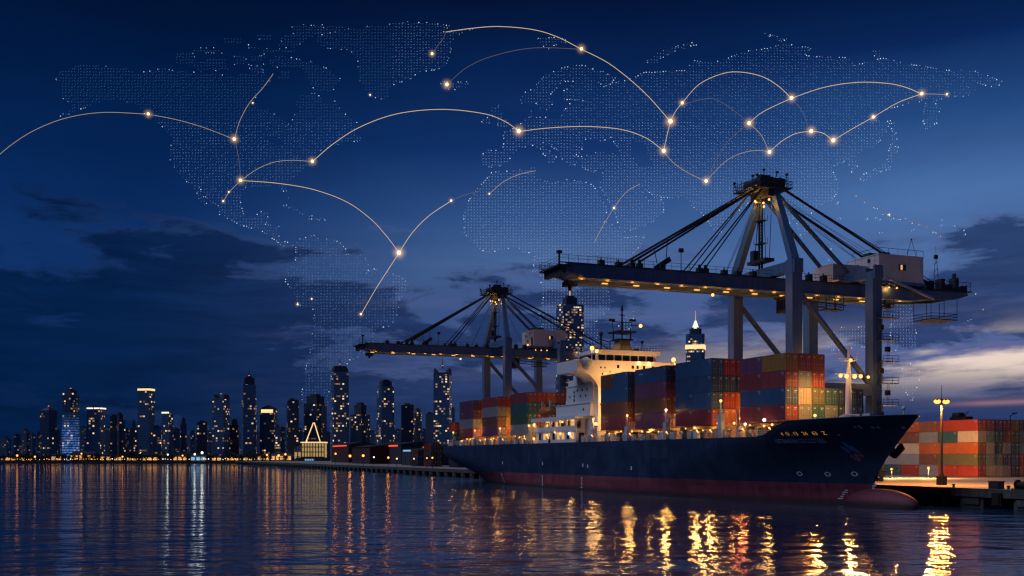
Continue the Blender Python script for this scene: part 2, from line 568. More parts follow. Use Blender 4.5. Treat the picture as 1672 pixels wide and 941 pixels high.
# broad cloud masses, densest low in the sky
n1 = noise(nt, mapping(nt, wv, (1, 1, 1), (5.3, 2.1, 0)), 5.0, 11, 0.62)
n1 = math_(nt, 'MULTIPLY_ADD', math_(nt, 'SUBTRACT', n1, 0.5), 1.55, 0.5)
cover = math_(nt, 'SUBTRACT', 0.215, math_(nt, 'MULTIPLY', smooth(el, 0.13, 0.26), 0.47))
side = math_(nt, 'MULTIPLY', math_(nt, 'SUBTRACT', 1.0, smooth(az, -0.32, 0.05)), 0.09)
rightbank = math_(nt, 'MULTIPLY', math_(nt, 'MULTIPLY', smooth(az, 0.33, 0.46), math_(nt, 'SUBTRACT', 1.0, smooth(el, 0.15, 0.235))), math_(nt, 'MULTIPLY', smooth(el, 0.09, 0.15), 0.24))
cs = math_(nt, 'ADD', math_(nt, 'ADD', n1, cover), math_(nt, 'ADD', side, rightbank))
cloud = smooth(cs, 0.53, 0.70)
rim = math_(nt, 'MULTIPLY', math_(nt, 'MULTIPLY', cloud, math_(nt, 'SUBTRACT', 1.0, cloud)), math_(nt, 'MULTIPLY', smooth(az, -0.5, 0.2), 1.5))
ccol = mixc(nt, smooth(az, -0.42, 0.06), lin(4, 29, 66), lin(33, 53, 97))
ccol = mixc(nt, smooth(az, 0.1, 0.45), ccol, lin(36, 57, 102))
n4 = noise(nt, mapping(nt, wv, (.8, 1.6, 1), (1.3, 7.7, 0)), 11.0, 9, 0.65)
ccol = mixc(nt, 1.0, ccol, ramp(nt, n4, [(0.3, (0.72, 0.72, 0.72)), (0.7, (1.32, 1.32, 1.32))]), 'MULTIPLY')
sky = mixc(nt, math_(nt, 'MULTIPLY', cloud, 0.9), sky, ccol)
sky = mixc(nt, rim, sky, lin(88, 112, 164))
veil = noise(nt, mapping(nt, wv, (.7, .9, 1), (8.3, 3.1, 0)), 3.4, 8, 0.6)
sky = mixc(nt, 1.0, sky, ramp(nt, veil, [(0.3, (0.80, 0.82, 0.86)), (0.7, (1.16, 1.14, 1.10))]), 'MULTIPLY')
# thin streaks of high cloud that still catch light
sv = N(nt, 'ShaderNodeCombineXYZ')
L(nt, math_(nt, 'MULTIPLY', az, 2.6), sv.inputs[0])
L(nt, math_(nt, 'ADD', math_(nt, 'MULTIPLY', el, 21.0), math_(nt, 'MULTIPLY', az, -1.2)), sv.inputs[1])
n2 = noise(nt, sv.outputs[0], 2.1, 7, 0.6)
low = math_(nt, 'MULTIPLY', math_(nt, 'SUBTRACT', 1.0, smooth(el, 0.11, 0.2)), smooth(el, -0.01, 0.03))
st = math_(nt, 'MULTIPLY', math_(nt, 'MULTIPLY', smooth(n2, 0.5, 0.72), low), smooth(az, -0.36, 0.1))
sky = mixc(nt, math_(nt, 'MULTIPLY', st, 0.55), sky, lin(92, 102, 144))
# afterglow of the sun that has set beyond the right edge
da = math_(nt, 'DIVIDE', math_(nt, 'SUBTRACT', az, 0.47), 0.25)
de = math_(nt, 'DIVIDE', math_(nt, 'SUBTRACT', el, 0.087), 0.0215)
g = math_(nt, 'EXPONENT', math_(nt, 'MULTIPLY', math_(nt, 'ADD', math_(nt, 'MULTIPLY', da, da), math_(nt, 'MULTIPLY', de, de)), -1.0))
n3 = noise(nt, mapping(nt, sv.outputs[0], (0.8, 0.62, 1), (3.0, 8.4, 0)), 2.0, 8, 0.58)
gap = smooth(n3, 0.40, 0.55)
sky = mixc(nt, math_(nt, 'MULTIPLY', math_(nt, 'MULTIPLY', g, gap), 1.0), sky, lin(234, 212, 198))
dl = math_(nt, 'DIVIDE', math_(nt, 'SUBTRACT', el, math_(nt, 'ADD', 0.040, math_(nt, 'MULTIPLY', az, 0.016))), 0.0022)
ln = math_(nt, 'EXPONENT', math_(nt, 'MULTIPLY', math_(nt, 'MULTIPLY', dl, dl), -1.0))
sky = mixc(nt, math_(nt, 'MULTIPLY', math_(nt, 'MULTIPLY', ln, smooth(az, 0.385, 0.44)), 0.45), sky, lin(190, 130, 140))
L(nt, sky, bg.inputs[0])
bg.inputs[1].default_value = 1.0
L(nt, bg.outputs[0], out.inputs['Surface'])

sd = bpy.data.lights.new('twilight', 'SUN')
sd.energy = 1.15
sd.angle = R(40)
sd.color = (0.62, 0.70, 1.0)
so = bpy.data.objects.new('twilight', sd)
col.objects.link(so)
so.rotation_euler = Vector((1.0, 0.14, -1.05)).to_track_quat('-Z', 'Y').to_euler()

# ------------------------------------------------------------------ water and land
m, nt, out = new_mat('harbour_water')
geo = N(nt, 'ShaderNodeNewGeometry')
pos = geo.outputs['Position']
nA = noise(nt, mapping(nt, pos, (0.36, 1.0, 1)), 0.7, 6, 0.66)
nB = noise(nt, mapping(nt, pos, (0.66, 1.0, 1), (40, 11, 0)), 0.31, 3, 0.5)
nD = noise(nt, mapping(nt, pos, (0.3, 1.0, 1), (17, 5, 0)), 0.085, 2, 0.5)
nC = noise(nt, mapping(nt, pos, (0.25, 1.0, 1), (9, 3, 0)), 0.022, 2, 0.5)
calm = N(nt, 'ShaderNodeMapRange', interpolation_type='SMOOTHSTEP')
L(nt, nC, calm.inputs[0])
calm.inputs[1].default_value = 0.4
calm.inputs[2].default_value = 0.62
calm.inputs[3].default_value = 0.6
calm.inputs[4].default_value = 1.2
h = math_(nt, 'ADD', math_(nt, 'MULTIPLY', nA, 0.10), math_(nt, 'ADD', math_(nt, 'MULTIPLY', nB, 0.85), math_(nt, 'MULTIPLY', nD, 1.5)))
bp = N(nt, 'ShaderNodeBump')
bp.inputs['Distance'].default_value = 0.55
L(nt, math_(nt, 'MULTIPLY', calm.outputs[0], 0.8), bp.inputs['Strength'])
L(nt, h, bp.inputs['Height'])
p = bsdf(nt, out, (0.007, 0.036, 0.10), 0.05, 0, 0.5)
p.inputs['IOR'].default_value = 1.38
p.inputs['Specular Tint'].default_value = (0.55, 0.82, 1.0, 1)
L(nt, bp.outputs[0], p.inputs['Normal'])
M['water'] = m
b = MB()
b.add([(-6000, -600, 0), (6000, -600, 0), (6000, 9000, 0), (-6000, 9000, 0)], [(0, 1, 2, 3)])
tag(b.build('water', M['water']), 'dark blue harbour water with streaked reflections of the lights', kind='structure')
SHORE = 1005.0
b = MB()
b.prism([(-3000, SHORE), (-222, SHORE), (-180, SHORE + 20), (2500, SHORE + 700), (2500, 8000), (-3000, 8000)], -2, 1.6)
tag(b.build('shore_land', M['land']), 'low dark land of the far city shore', kind='structure')
# quay apron: edge parallel to the ship
b = MB()
b.prism([(60, 10.6), (60, 420), (-905, 420), (-905, 10.6)], 1.9, 2.5)
q = b.build('quay', M['concrete'])
q.location, q.rotation_euler = PO, (0, 0, TH)
tag(q, 'pale concrete quay apron lit orange by the lamp post', kind='structure')
qb = MB()
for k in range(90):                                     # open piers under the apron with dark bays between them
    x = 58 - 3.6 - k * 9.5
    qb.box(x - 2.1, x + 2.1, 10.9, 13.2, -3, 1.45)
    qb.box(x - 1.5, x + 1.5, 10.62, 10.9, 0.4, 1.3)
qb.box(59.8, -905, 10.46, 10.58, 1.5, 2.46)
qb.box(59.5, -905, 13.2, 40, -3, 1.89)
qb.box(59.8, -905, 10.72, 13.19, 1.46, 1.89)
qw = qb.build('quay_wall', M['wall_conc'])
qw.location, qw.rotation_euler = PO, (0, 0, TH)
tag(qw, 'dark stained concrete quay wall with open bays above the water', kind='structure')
kb = MB()
kb.box(60, -905, 10.5, 11.1, 2.5, 2.72)
kc = kb.build('quay_kerb', M['wall_conc'])
kc.location, kc.rotation_euler = PO, (0, 0, TH)
tag(kc, 'raised dark kerb along the edge of the quay', kind='structure')
for k in range(16):
    fb = MB()
    fb.box(-0.8, 0.8, -0.45, 0.0, 0.3, 2.2)
    fb.box(-0.55, 0.55, -0.62, -0.45, 0.5, 2.0)
    fd = fb.build('quay_fender', M['rubber'])
    fd.location, fd.rotation_euler = PF(50 - k * 9.5, 10.58), (0, 0, TH)
    tag(fd, 'black rubber fender hung on the quay wall, %s from the outer end of the quay' % ordinal(k + 1), 'fender', 'fenders along the quay wall')
def bollard(x, y):
    t = empty('bollard', PF(x, y, 2.5), TH)
    a = MB(); a.tube((0, 0, 0), (0, 0, .55), .22, 10, .16); a.build('post', M['black'], t)
    a = MB(); a.sphere((0, 0, .62), .27, 10, 6, (1, 1, .5)); a.build('cap', M['black'], t)
    return t
for k, x in enumerate((22, 12.5, 2.5)):
    tag(bollard(x, 11.9), 'black mooring bollard on the quay edge, %s from the outer end' % ordinal(k + 1), 'bollard', 'bollards on the quay')
# quay clutter: winch and crates beside the ship's bow
t = empty('mooring_winch', PF(12.5, 14.5, 2.5), TH)
a = MB(); a.box(-1.3, 1.3, -.7, .7, 0, .3); a.build('base', M['black'], t)
a = MB(); a.tube((-.7, 0, .8), (.7, 0, .8), .5, 12); a.tube((-.85, 0, .8), (-.7, 0, .8), .75, 12); a.tube((.7, 0, .8), (.85, 0, .8), .75, 12); a.build('drum', M['black'], t)
a = MB(); a.box(1.0, 1.5, -.3, .3, .3, 1.5); a.build('motor', M['crane_dark'], t)
tag(t, 'dark mooring winch standing on the quay beside the bow', 'winch')
t = empty('tool_crate', PF(7.0, 15.5, 2.5), TH)
a = MB(); a.box(-.9, .9, -.6, .6, 0, 1.1); a.build('body', M['crane_dark'], t)
a = MB(); a.box(-.95, .95, -.65, .65, 1.1, 1.22); a.build('lid', M['black'], t)
tag(t, 'dark lidded crate on the quay beside the mooring winch', 'crate')
# lamp post
LPX = None
lp = W(1537.5, 792, 173)
t = empty('lamp_post', (lp.x, lp.y, 2.5), TH)
a = MB(); a.tube((0, 0, .0), (0, 0, 14.6), .24, 10, .14); a.tube((0, 0, 14.6), (0, 0, 16.9), .06, 6, .03); a.build('pole', M['crane_dark'], t)
a = MB(); a.box(-.6, .6, -.6, .6, 0, 1.5); a.tube((0, 0, 1.5), (0, 0, 1.9), .45, 10, .3); a.build('base', M['black'], t)
a = MB(); a.tube((-.2, -1.0, 14.2), (-.2, 1.0, 14.2), .09, 6); a.build('crossarm', M['crane_dark'], t)
for sy in (-1, 1):
    a = MB(); a.box(-.4, .4, sy * .55, sy * 1.35, 14.25, 14.5); hd = a.build('lamp_head', M['black'], t)
    a = MB(); a.sphere((0, sy * .95, 14.1), .58, 12, 8, (1, 1, .7)); a.build('bulb', M['lamp_orange'], hd)
    light((lp.x + CT * 0 - ST * sy * .95, lp.y + CT * sy * .95, 2.5 + 13.4), 15000, ORANGE, .4, 'SPOT', None, (lp.x - ST * sy * .95, lp.y + CT * sy * .95, 0), 168, .12)
tag(t, 'tall quay lamp post with twin orange lamps in front of the container yard', 'lamp post')
for px, py, pw, lab in ((1456, 768, 7000, 'low work lamp on the quay shining on the yard row close to the bow'), (1516, 766, 9000, 'low work lamp on the quay shining on the yard row behind the lamp post')):
    q_ = W(px, py, 226)
    t = empty('work_lamp', (q_.x, q_.y, 2.5), TH)
    a = MB(); a.tube((0, 0, 0), (0, 0, q_.z - 2.5), .08, 6); a.box(-.4, .4, -.4, .4, 0, .2); a.build('stand', M['crane_dark'], t)
    a = MB(); a.sphere((0, 0, q_.z - 2.3), .28, 10, 6); a.build('bulb', M['lamp_warm'], t)
    light((q_.x - .2, q_.y - .5, q_.z + .4), pw * 1.7, (1.0, 0.41, 0.085), .3)
    tag(t, lab, 'work lamp', 'work lamps on the quay')
# ------------------------------------------------------------------ container ship
ship = empty('container_ship', PO, TH)
tag(ship, 'large navy and red container ship moored at the quay, white bridge house amid its stacks', 'container ship')
BEAM = 9.2
def sstep(x, a, b):
    t_ = min(1, max(0, (x - a) / (b - a)))
    return t_ * t_ * (3 - 2 * t_)
def interp(x, xs, ys):
    if x <= xs[0]:
        return ys[0]
    for i in range(len(xs) - 1):
        if x <= xs[i + 1]:
            k = (x - xs[i]) / (xs[i + 1] - xs[i])
            return ys[i] + k * (ys[i + 1] - ys[i])
    return ys[-1]
def stem(z):
    return interp(z, [-2, 1.5, 3.2, 5, 7, 9, 11, 13.2], [2.5, 2.2, 1.2, .2, -1.4, -3.4, -5.6, -8.0])
def stern(z):
    return interp(z, [-2, 0, 2, 4, 6.5, 8.5, 13], [158, 163, 168, 173.5, 179.5, 183, 183.4])
def deck_z(s):
    return 10.45 + 2.25 * (1 - sstep(s, 9.5, 14.5)) + .4 * (1 - sstep(s, -8, 10))
def half(s, z):
    a = s - stem(z)
    if a <= 0:
        return 0.0
    zz = min(1, max(0, z / 12.5))
    Le = 66 + (20 - 66) * zz ** 1.25
    p_ = 1.75 + .9 * zz
    x = min(1, a / Le)
    f = (1 - (1 - x) ** p_) ** (1.0 if zz > .3 else 1.0)
    b_ = stern(z) - s
    Ls = 52 + (20 - 52) * sstep(z, 0, 9)
    fl = .18 + (.93 - .18) * sstep(z, 0, 8.5)
    xs = min(1, max(0, b_ / Ls))
    g_ = fl + (1 - fl) * (1 - (1 - xs) ** 2.0)
    return BEAM * f * g_
def hull_grid(zlev):
    us = []
    nb, nm, ns = 26, 16, 14
    us += [0.24 * (i / nb) ** 1.6 for i in range(nb)]
    us += [0.24 + (0.70 - 0.24) * i / nm for i in range(nm)]
    us += [0.70 + 0.30 * (1 - (1 - i / ns) ** 1.3) for i in range(ns + 1)]
    G = []
    for z in zlev:
        row = []
        for u in us:
            s0, s1 = stem(min(z, 13.1)), stern(z)
            s = s0 + (s1 - s0) * u
            zz = z if z <= 8.5 else 8.5 + (deck_z(s) - 8.5) * (z - 8.5) / (13.1 - 8.5)
            s = stem(zz) + (stern(zz) - stem(zz)) * u
            row.append((s, half(s, zz), zz))
        G.append(row)
    return G
def hull_part(zlev, name, material, cap):
    G = hull_grid(zlev)
    mb = MB()
    n = len(G[0])
    for side in (-1, 1):
        vs = [(-s, side * h_, z) for row in G for (s, h_, z) in row]
        fs = [(j * n + i, j * n + i + 1, (j + 1) * n + i + 1, (j + 1) * n + i) for j in range(len(G) - 1) for i in range(n - 1)]
        mb.add(vs, fs)
    for j in range(len(G) - 1):                       # transom
        a_, b_ = G[j][-1], G[j + 1][-1]
        mb.add([(-a_[0], -a_[1], a_[2]), (-a_[0], a_[1], a_[2]), (-b_[0], b_[1], b_[2]), (-b_[0], -b_[1], b_[2])], [(0, 1, 2, 3)])
    if cap:
        row = G[-1]
        for i in range(n - 1):
            (s0, h0, z0), (s1, h1, z1) = row[i], row[i + 1]
            dz = 1.0 if s1 < 12 else .12
            k0, k1 = max(0, h0 - .12), max(0, h1 - .12)
            mb.add([(-s0, -k0, z0 - dz), (-s1, -k1, z1 - dz), (-s1, k1, z1 - dz), (-s0, k0, z0 - dz)], [(0, 1, 2, 3)])
    return mb
hull_part([3.2, 4.2, 5.2, 6.3, 7.4, 8.5, 9.4, 10.3, 11.2, 12.1, 12.7, 13.1], 'hull', M['hull'], False).build('hull', M['hull'], ship, True)
bt = hull_part([-1.6, -.6, .3, 1.2, 2.0, 2.6, 3.2], 'boot', M['boot'], False)
bt.build('bottom_paint', M['boot'], ship, True)
bb = MB()
bb.sphere((0.5, 0, .25), 1.0, 24, 14, (7.4, 2.0, 2.35))
bb.build('bulbous_bow', M['boot'], ship, True)
# decks
dk = MB()
S = [9.6 + k * 4 for k in range(44)]
for a_, c_ in zip(S[:-1], S[1:]):
    ha, hc = half(a_, 10.3) - .06, half(c_, 10.3) - .06
    dk.add([(-a_, -ha, 10.3), (-c_, -hc, 10.3), (-c_, hc, 10.3), (-a_, ha, 10.3)], [(0, 1, 2, 3)])
dk.build('main_deck', M['deck'], ship)
fk = MB()
S = [-7 + k * 1.0 for k in range(18)]
for a_, c_ in zip(S[:-1], S[1:]):
    ha, hc = max(.02, half(a_, 12.0) - .1), max(.02, half(c_, 12.0) - .1)
    fk.add([(-a_, -ha, 11.9), (-c_, -hc, 11.9), (-c_, hc, 11.9), (-a_, ha, 11.9)], [(0, 1, 2, 3)])
fk.build('forecastle_deck', M['deck'], ship)
# bulwark cap rail round the bow
pts = []
for k in range(30):
    s = 11 - 18.8 * k / 29
    pts.append((-s, -half(s, deck_z(s)), deck_z(s) + .03))
cr = MB(); cr.path(pts, .11, 6); cr.path([(p[0], -p[1], p[2]) for p in pts], .11, 6)
cr.build('cap_rail', M['hull'], ship)
sk = MB()                                             # stem bar that catches the quay light
sk.path([(-stem(z) + .05, 0, z) for z in (3.2, 4, 5, 6, 7, 8, 9, 10, 11, 12, 13)], .16, 8)
sk.build('stem_bar', M['hull'], ship)

def sb(mb, s0, s1, t0, t1, z0, z1, mi=0):
    return mb.box(-s1, -s0, t0, t1, z0, z1, mi)

# hatch coamings under each stack
BAYS = [('A', 11.6, 'behind the foremast'), ('B', 32.4, 'second from the bow'), ('C', 47.9, 'third from the bow'),
        ('D', 63.2, 'just ahead of the bridge house'), ('E', 115.6, 'just astern of the bridge house'),
        ('F', 137.2, 'second from the stern'), ('G', 157.0, 'nearest the stern')]
BASE = 12.8
for nm, s0, d_ in BAYS:
    c_ = MB()
    sb(c_, s0 + .3, s0 + 12.0, -5.4, 5.4, 10.31, 12.2)
    sb(c_, s0 + .1, s0 + 12.2, -6.6, 6.6, 12.2, 12.72)
    for k in range(5):
        sb(c_, s0 + .6 + k * 2.7, s0 + .9 + k * 2.7, -7.2, -5.41, 10.31, 12.19)
    c_.build('hatch_coaming', M['tan'], ship)
# lashing bridges: pale posts between the stacks
def lash_bridge(s, h, cols=6):
    f = MB()
    for k in range(cols + 1):
        t_ = -8.1 + k * 16.2 / cols
        sb(f, s - .18, s + .18, t_ - .16, t_ + .16, 10.31, h)
    for z in (12.6, h - .2):
        sb(f, s - .35, s + .35, -8.2, 8.2, z, z + .12)
    for t_ in (-8.75,):
        sb(f, s - .55, s + .55, t_ - .3, t_ + .35, 10.31, h - .9)
    f.tube((-s, -8.7, h - .9), (-s, -8.7, h + 1.2), .12, 8)
    f.build('lashing_bridge', M['pale_steel'], ship)
for s, h in ((28.2, 15.4), (46.5, 14.6), (61.8, 14.2), (77.2, 14.0), (113.2, 13.6), (133.0, 13.4), (153.0, 13.3), (172.5, 13.2)):
    lash_bridge(s, h)

# deck-edge fittings: vents, lockers, mooring gear, rails
random.seed(21)
def fitting(kind, s, t_):
    f = MB()
    if kind == 'deck_vent':
        f.tube((-s, t_, 10.31), (-s, t_, 11.6), .2, 8)
        f.sphere((-s, t_, 11.7), .4, 10, 6, (1, 1, .6))
    elif kind == 'deck_locker':
        sb(f, s - .7, s + .7, t_ - .3, t_ + .3, 10.31, 11.75)
        sb(f, s - .75, s + .75, t_ - .35, t_ + .35, 11.75, 11.85)
    elif kind == 'mooring_bitts':
        sb(f, s - .8, s + .8, t_ - .25, t_ + .25, 10.31, 10.5)
        f.tube((-s - .45, t_, 10.5), (-s - .45, t_, 11.3), .22, 8)
        f.tube((-s + .45, t_, 10.5), (-s + .45, t_, 11.3), .22, 8)
    else:
        sb(f, s - .55, s + .55, t_ - .3, t_ + .3, 10.31, 10.7)
        f.tube((-s - .4, t_, 11.2), (-s + .4, t_, 11.2), .5, 10)
    f.build(kind, M[random.choice(['pale_steel', 'pale_steel', 'white', 'tan'])], ship)
s = 17.0
while s < 178:
    if not (84 < s < 110):
        fitting(random.choice(['deck_vent', 'deck_locker', 'mooring_bitts', 'deck_winch', 'deck_vent', 'deck_locker']), s, -8.35 + random.uniform(-.1, .15))
    s += random.uniform(2.0, 3.4)
rl = MB()
ss = [14.5 + k * 2.0 for k in range(83)]
for s in ss:
    if 84.5 < s < 108.5:
        continue
    h_ = half(s, 10.4) - .12
    rl.tube((-s, -h_, 10.3), (-s, -h_, 11.45), .035, 5)
    rl.tube((-s, h_, 10.3), (-s, h_, 11.45), .035, 5)
for z in (10.8, 11.12, 11.45):
    for side in (-1, 1):
        rl.path([(-s, side * (half(s, 10.4) - .12), z) for s in ss[::3] if s < 85], .028, 4)
        rl.path([(-s, side * (half(s, 10.4) - .12), z) for s in ss[::3] if s > 108], .028, 4)
rl.build('railing', M['pale_steel'], ship)

# bridge house
hs = MB()
sb(hs, 85.4, 108, -8.9, 8.9, 10.31, 13.1)
sb(hs, 85.2, 108.2, -9.15, -8.9, 13.1, 14.15); sb(hs, 85.2, 108.2, 8.9, 9.15, 13.1, 14.15)
sb(hs, 85.0, 108.4, -9.15, 9.15, 12.98, 13.2)
sb(hs, 85.4, 106.5, -7.6, 7.6, 13.2, 15.7)
for k in range(6):
    s = 85.6 + k * 4.5
    sb(hs, s, s + .3, -9.05, -8.75, 14.15, 15.75)
sb(hs, 84.2, 109.2, -9.5, 9.5, 15.7, 16.15)
sb(hs, 84.0, 109.4, -9.65, -9.5, 15.5, 16.35)
hs.build('lower_house', M['white'], ship)
hs = MB()
sb(hs, 81, 99.4, -7.5, 7.5, 16.16, 19.0)
sb(hs, 80.9, 99.6, -7.7, 7.7, 19.0, 19.15)
sb(hs, 80.5, 94.4, -7.1, 7.1, 19.16, 23.1)
sb(hs, 80.4, 94.6, -7.25, 7.25, 23.1, 23.22)
sb(hs, 80.3, 91.2, -6.9, 6.9, 23.23, 25.6)
hs.build('accommodation_block', M['white'], ship)
hs = MB()
sb(hs, 79.0, 85.3, -6.6, 8.0, 10.31, 25.6)
hs.build('front_tower', M['white'], ship)
hs = MB()
sb(hs, 79.0, 89.8, -11.7, 12.4, 25.6, 25.95)
for a_, c_, t0, t1 in ((79.0, 89.8, -11.7, -11.5), (79.0, 89.8, 12.2, 12.4)):
    sb(hs, a_, c_, t0, t1, 25.95, 28.2)
sb(hs, 79.0, 79.2, -11.5, 12.2, 25.95, 28.2)
sb(hs, 89.6, 89.8, -11.5, -7.0, 25.95, 27.2)
# curved brackets that carry the wings
for side in (-1, 1):
    t_in, t_out = (-6.6, -11.6) if side < 0 else (8.0, 12.3)
    poly = []
    for k in range(9):
        a_ = math.pi / 2 * k / 8
        poly.append((t_in + (t_out - t_in) * (1 - math.cos(a_)), 21.6 + 3.98 * math.sin(a_)))
    poly += [(t_in, 25.58)]
    hs.slab(poly, 0, -79.02, -84.5)
hs.build('bridge_wing', M['white'], ship)
wh = MB()
sb(wh, 80.2, 89.0, -6.4, 8.2, 25.95, 29.75)
wh.build('wheelhouse', M['white'], ship)
wr = MB()
sb(wr, 79.3, 89.6, -7.1, 9.0, 29.75, 30.55)
wr.build('wheelhouse_roof', M['white'], ship)
for k in range(7):
    t_ = -6.0 + k * 2.0
    f = MB(); sb(f, 80.12, 80.2, t_, t_ + 1.62, 28.25, 29.5)
    f.build('bridge_window', M['glass'], ship)
for k in range(4):
    s = 80.8 + k * 2.0
    f = MB(); sb(f, s, s + 1.55, -6.48, -6.4, 28.25, 29.5)
    f.build('bridge_window', M['glass'], ship)
def port_hole(s, t_, z, w_=.5, h_=.5, front=True, m_='glass', n_='window'):
    f = MB()
    if front:
        sb(f, s - .06, s, t_ - w_ / 2, t_ + w_ / 2, z - h_ / 2, z + h_ / 2)
    else:
        sb(f, s - w_ / 2, s + w_ / 2, t_ - .06, t_, z - h_ / 2, z + h_ / 2)
    return f.build(n_, M[m_], ship)
for t_ in (-1.8, 1.8, 3.0, 4.6, 6.9, 9.6):
    port_hole(79.0, t_, 26.9, .55, .7)
for t_, z in ((-6.0, 26.6), (-5.0, 26.6), (-5.6, 25.2), (-5.0, 23.9), (-5.0, 22.2), (-6.0, 18.6), (-4.6, 17.2)):
    port_hole(79.0, t_, z, .32, .4)
f = MB(); f.beam((-78.95, -5.9, 19.8), (-78.95, -5.0, 18.9), .12, .12); f.build('boat_hook', M['black'], ship)
port_hole(79.0, -5.2, 15.9, .9, 1.1)
# side windows of the blocks
for s in (83.5, 86, 88.5):
    port_hole(s, -7.1, 22.1, .45, .55, False)
for z in (20.0, 20.9, 21.8):
    port_hole(90.2, -7.1, z, .55, .6, False)
for s in (84.2, 87.0, 92.5):
    port_hole(s, -7.1, 20.8, .4, .5, False)
port_hole(84.5, -7.5, 17.7, .5, .5, False)
# lower deck windows, some with lit curtains
for k in range(8):
    s = 87.0 + k * 2.65
    port_hole(s, -8.9, 11.95, 1.25, 1.5, False, 'lit_warm' if k in (0, 2, 3, 5, 6) else 'glass', 'cabin_window')
for k in range(7):
    s = 86.8 + k * 2.9
    port_hole(s, -7.6, 14.5, 1.9, 1.7, False, ('glass', 'lit_warm', 'glass', 'glass', 'lit_warm', 'glass', 'glass')[k], 'gallery_window')
f = MB(); sb(f, 99.6, 100.6, -8.97, -8.9, 10.4, 12.5); f.build('door', M['glass'], ship)
f = MB(); sb(f, 85.32, 85.4, -8.3, -6.9, 10.4, 12.6); f.build('door', M['glass'], ship)
# searchlight dome on the wing
f = MB(); f.sphere((-79.8, -9.2, 27.2), 1.55, 18, 12); f.build('radar_dome', M['pale_steel'], ship, True)
# masts and aerials
f = MB()
f.prism([(-82.2, .2), (-86.2, .2), (-86.2, 3.6), (-82.2, 3.6)], 30.56, 33.2, [(-82.8, .8), (-85.6, .8), (-85.6, 3.0), (-82.8, 3.0)])
mast = f.build('radar_mast', M['buff'], ship)
f = MB()
sb(f, 82.2, 86.2, .0, 3.8, 33.2, 33.5); sb(f, 81.8, 86.6, -.5, 4.3, 34.9, 35.2)
for t_ in (-.3, 1.9, 4.1):
    f.tube((-84.2, t_, 33.4), (-84.2, t_, 35.0), .16, 6)
f.tube((-84.2, 1.9, 35.1), (-84.2, 1.9, 40.0), .26, 8, .16)
f.tube((-84.2, 1.9, 40.0), (-84.2, 1.9, 41.4), .34, 8, .1)
f.tube((-84.2, -.6, 37.4), (-84.2, 4.4, 37.4), .1, 6)
f.tube((-84.2, -.6, 37.4), (-84.2, -.2, 35.1), .07, 6); f.tube((-84.2, 4.4, 37.4), (-84.2, 3.9, 35.1), .07, 6)
f.box(-84.5, -83.9, -1.3, .0, 37.5, 38.0); f.box(-84.5, -83.9, 3.9, 5.3, 37.7, 38.2)
f.tube((-84.2, 1.3, 39.0), (-84.2, 2.5, 39.0), .12, 6)
f.build('mast_platform', M['black'], mast)
f = MB()
f.tube((-82.5, -4.2, 30.56), (-82.5, -4.2, 34.2), .22, 8); f.tube((-82.5, -4.9, 33.2), (-82.5, -2.0, 32.6), .1, 6)
f.sphere((-82.5, -4.2, 34.3), .5, 10, 6); f.tube((-82.5, -2.0, 30.56), (-82.5, -2.0, 32.9), .12, 6)
f.tube((-84, 6.9, 30.56), (-84, 6.9, 33.0), .12, 6); f.sphere((-84, 6.9, 33.1), .35, 8, 6); f.box(-84.4, -83.6, 5.0, 5.8, 30.56, 31.6)
f.tube((-82.5, -6.2, 30.56), (-82.5, -6.2, 32.4), .09, 6)
f.build('aerial', M['black'], ship)
f = MB()
for k in range(22):
    t_ = -7 + k * .76
    f.tube((-79.4, t_, 30.55), (-79.4, t_, 31.45), .03, 4)
for z in (31.0, 31.45):
    f.tube((-79.4, -7, z), (-79.4, 9, z), .03, 4); f.tube((-79.4, -7, z), (-89.5, -7, z), .03, 4)
f.build('roof_rail', M['pale_steel'], ship)
f = MB(); f.tube((-80.5, -10.6, 28.2), (-80.5, -10.6, 30.4), .16, 8); f.sphere((-80.5, -10.6, 30.6), .35, 8, 6, (1.6, .8, .8)); f.build('wing_lamp_post', M['white'], ship)
# funnel behind the wheelhouse
f = MB()
f.prism([(-96, -3), (-104, -3), (-104, 3), (-96, 3)], 19.2, 25.4, [(-97, -2.4), (-103.4, -2.4), (-103.4, 2.4), (-97, 2.4)])
f.build('funnel', M['white'], ship)
# foremast
f = MB()
f.tube((-6.5, 0, 11.91), (-6.5, 0, 20.4), .55, 12, .38); f.tube((-6.5, 0, 20.4), (-6.5, 0, 24.2), .32, 10, .16)
f.box(-7.4, -5.6, -.8, .8, 11.91, 12.9)
fm = f.build('foremast', M['white'], ship)
f = MB()
f.tube((-6.5, -2.6, 19.9), (-6.5, 2.6, 19.9), .09, 6); f.tube((-6.5, -1.9, 22.3), (-6.5, 1.9, 22.3), .08, 6)
f.box(-7.1, -5.9, -1.0, 1.0, 21.9, 22.0); f.tube((-6.5, -1.7, 22.3), (-6.5, -2.1, 23.3), .07, 6); f.tube((-6.5, 1.5, 22.3), (-6.5, 1.9, 23.5), .07, 6)
f.build('crosstree', M['white'], fm)
f = MB()
for x in (-6.15, -5.85):
    f.tube((x, -.25, 12.9), (x, -.25, 20), .03, 4)
for k in range(24):
    f.tube((-6.15, -.25, 13 + k * .29), (-5.85, -.25, 13 + k * .29), .025, 4)
f.build('ladder', M['white'], fm)
for t_, z, r_ in ((-1.9, 19.6, .3), (-.75, 19.55, .34), (.75, 19.55, .34), (1.9, 19.6, .3), (0, 22.0, .26)):
    f = MB(); f.sphere((-6.0, t_, z), r_, 10, 6); f.build('mast_lamp', M['lamp_warm'], fm)
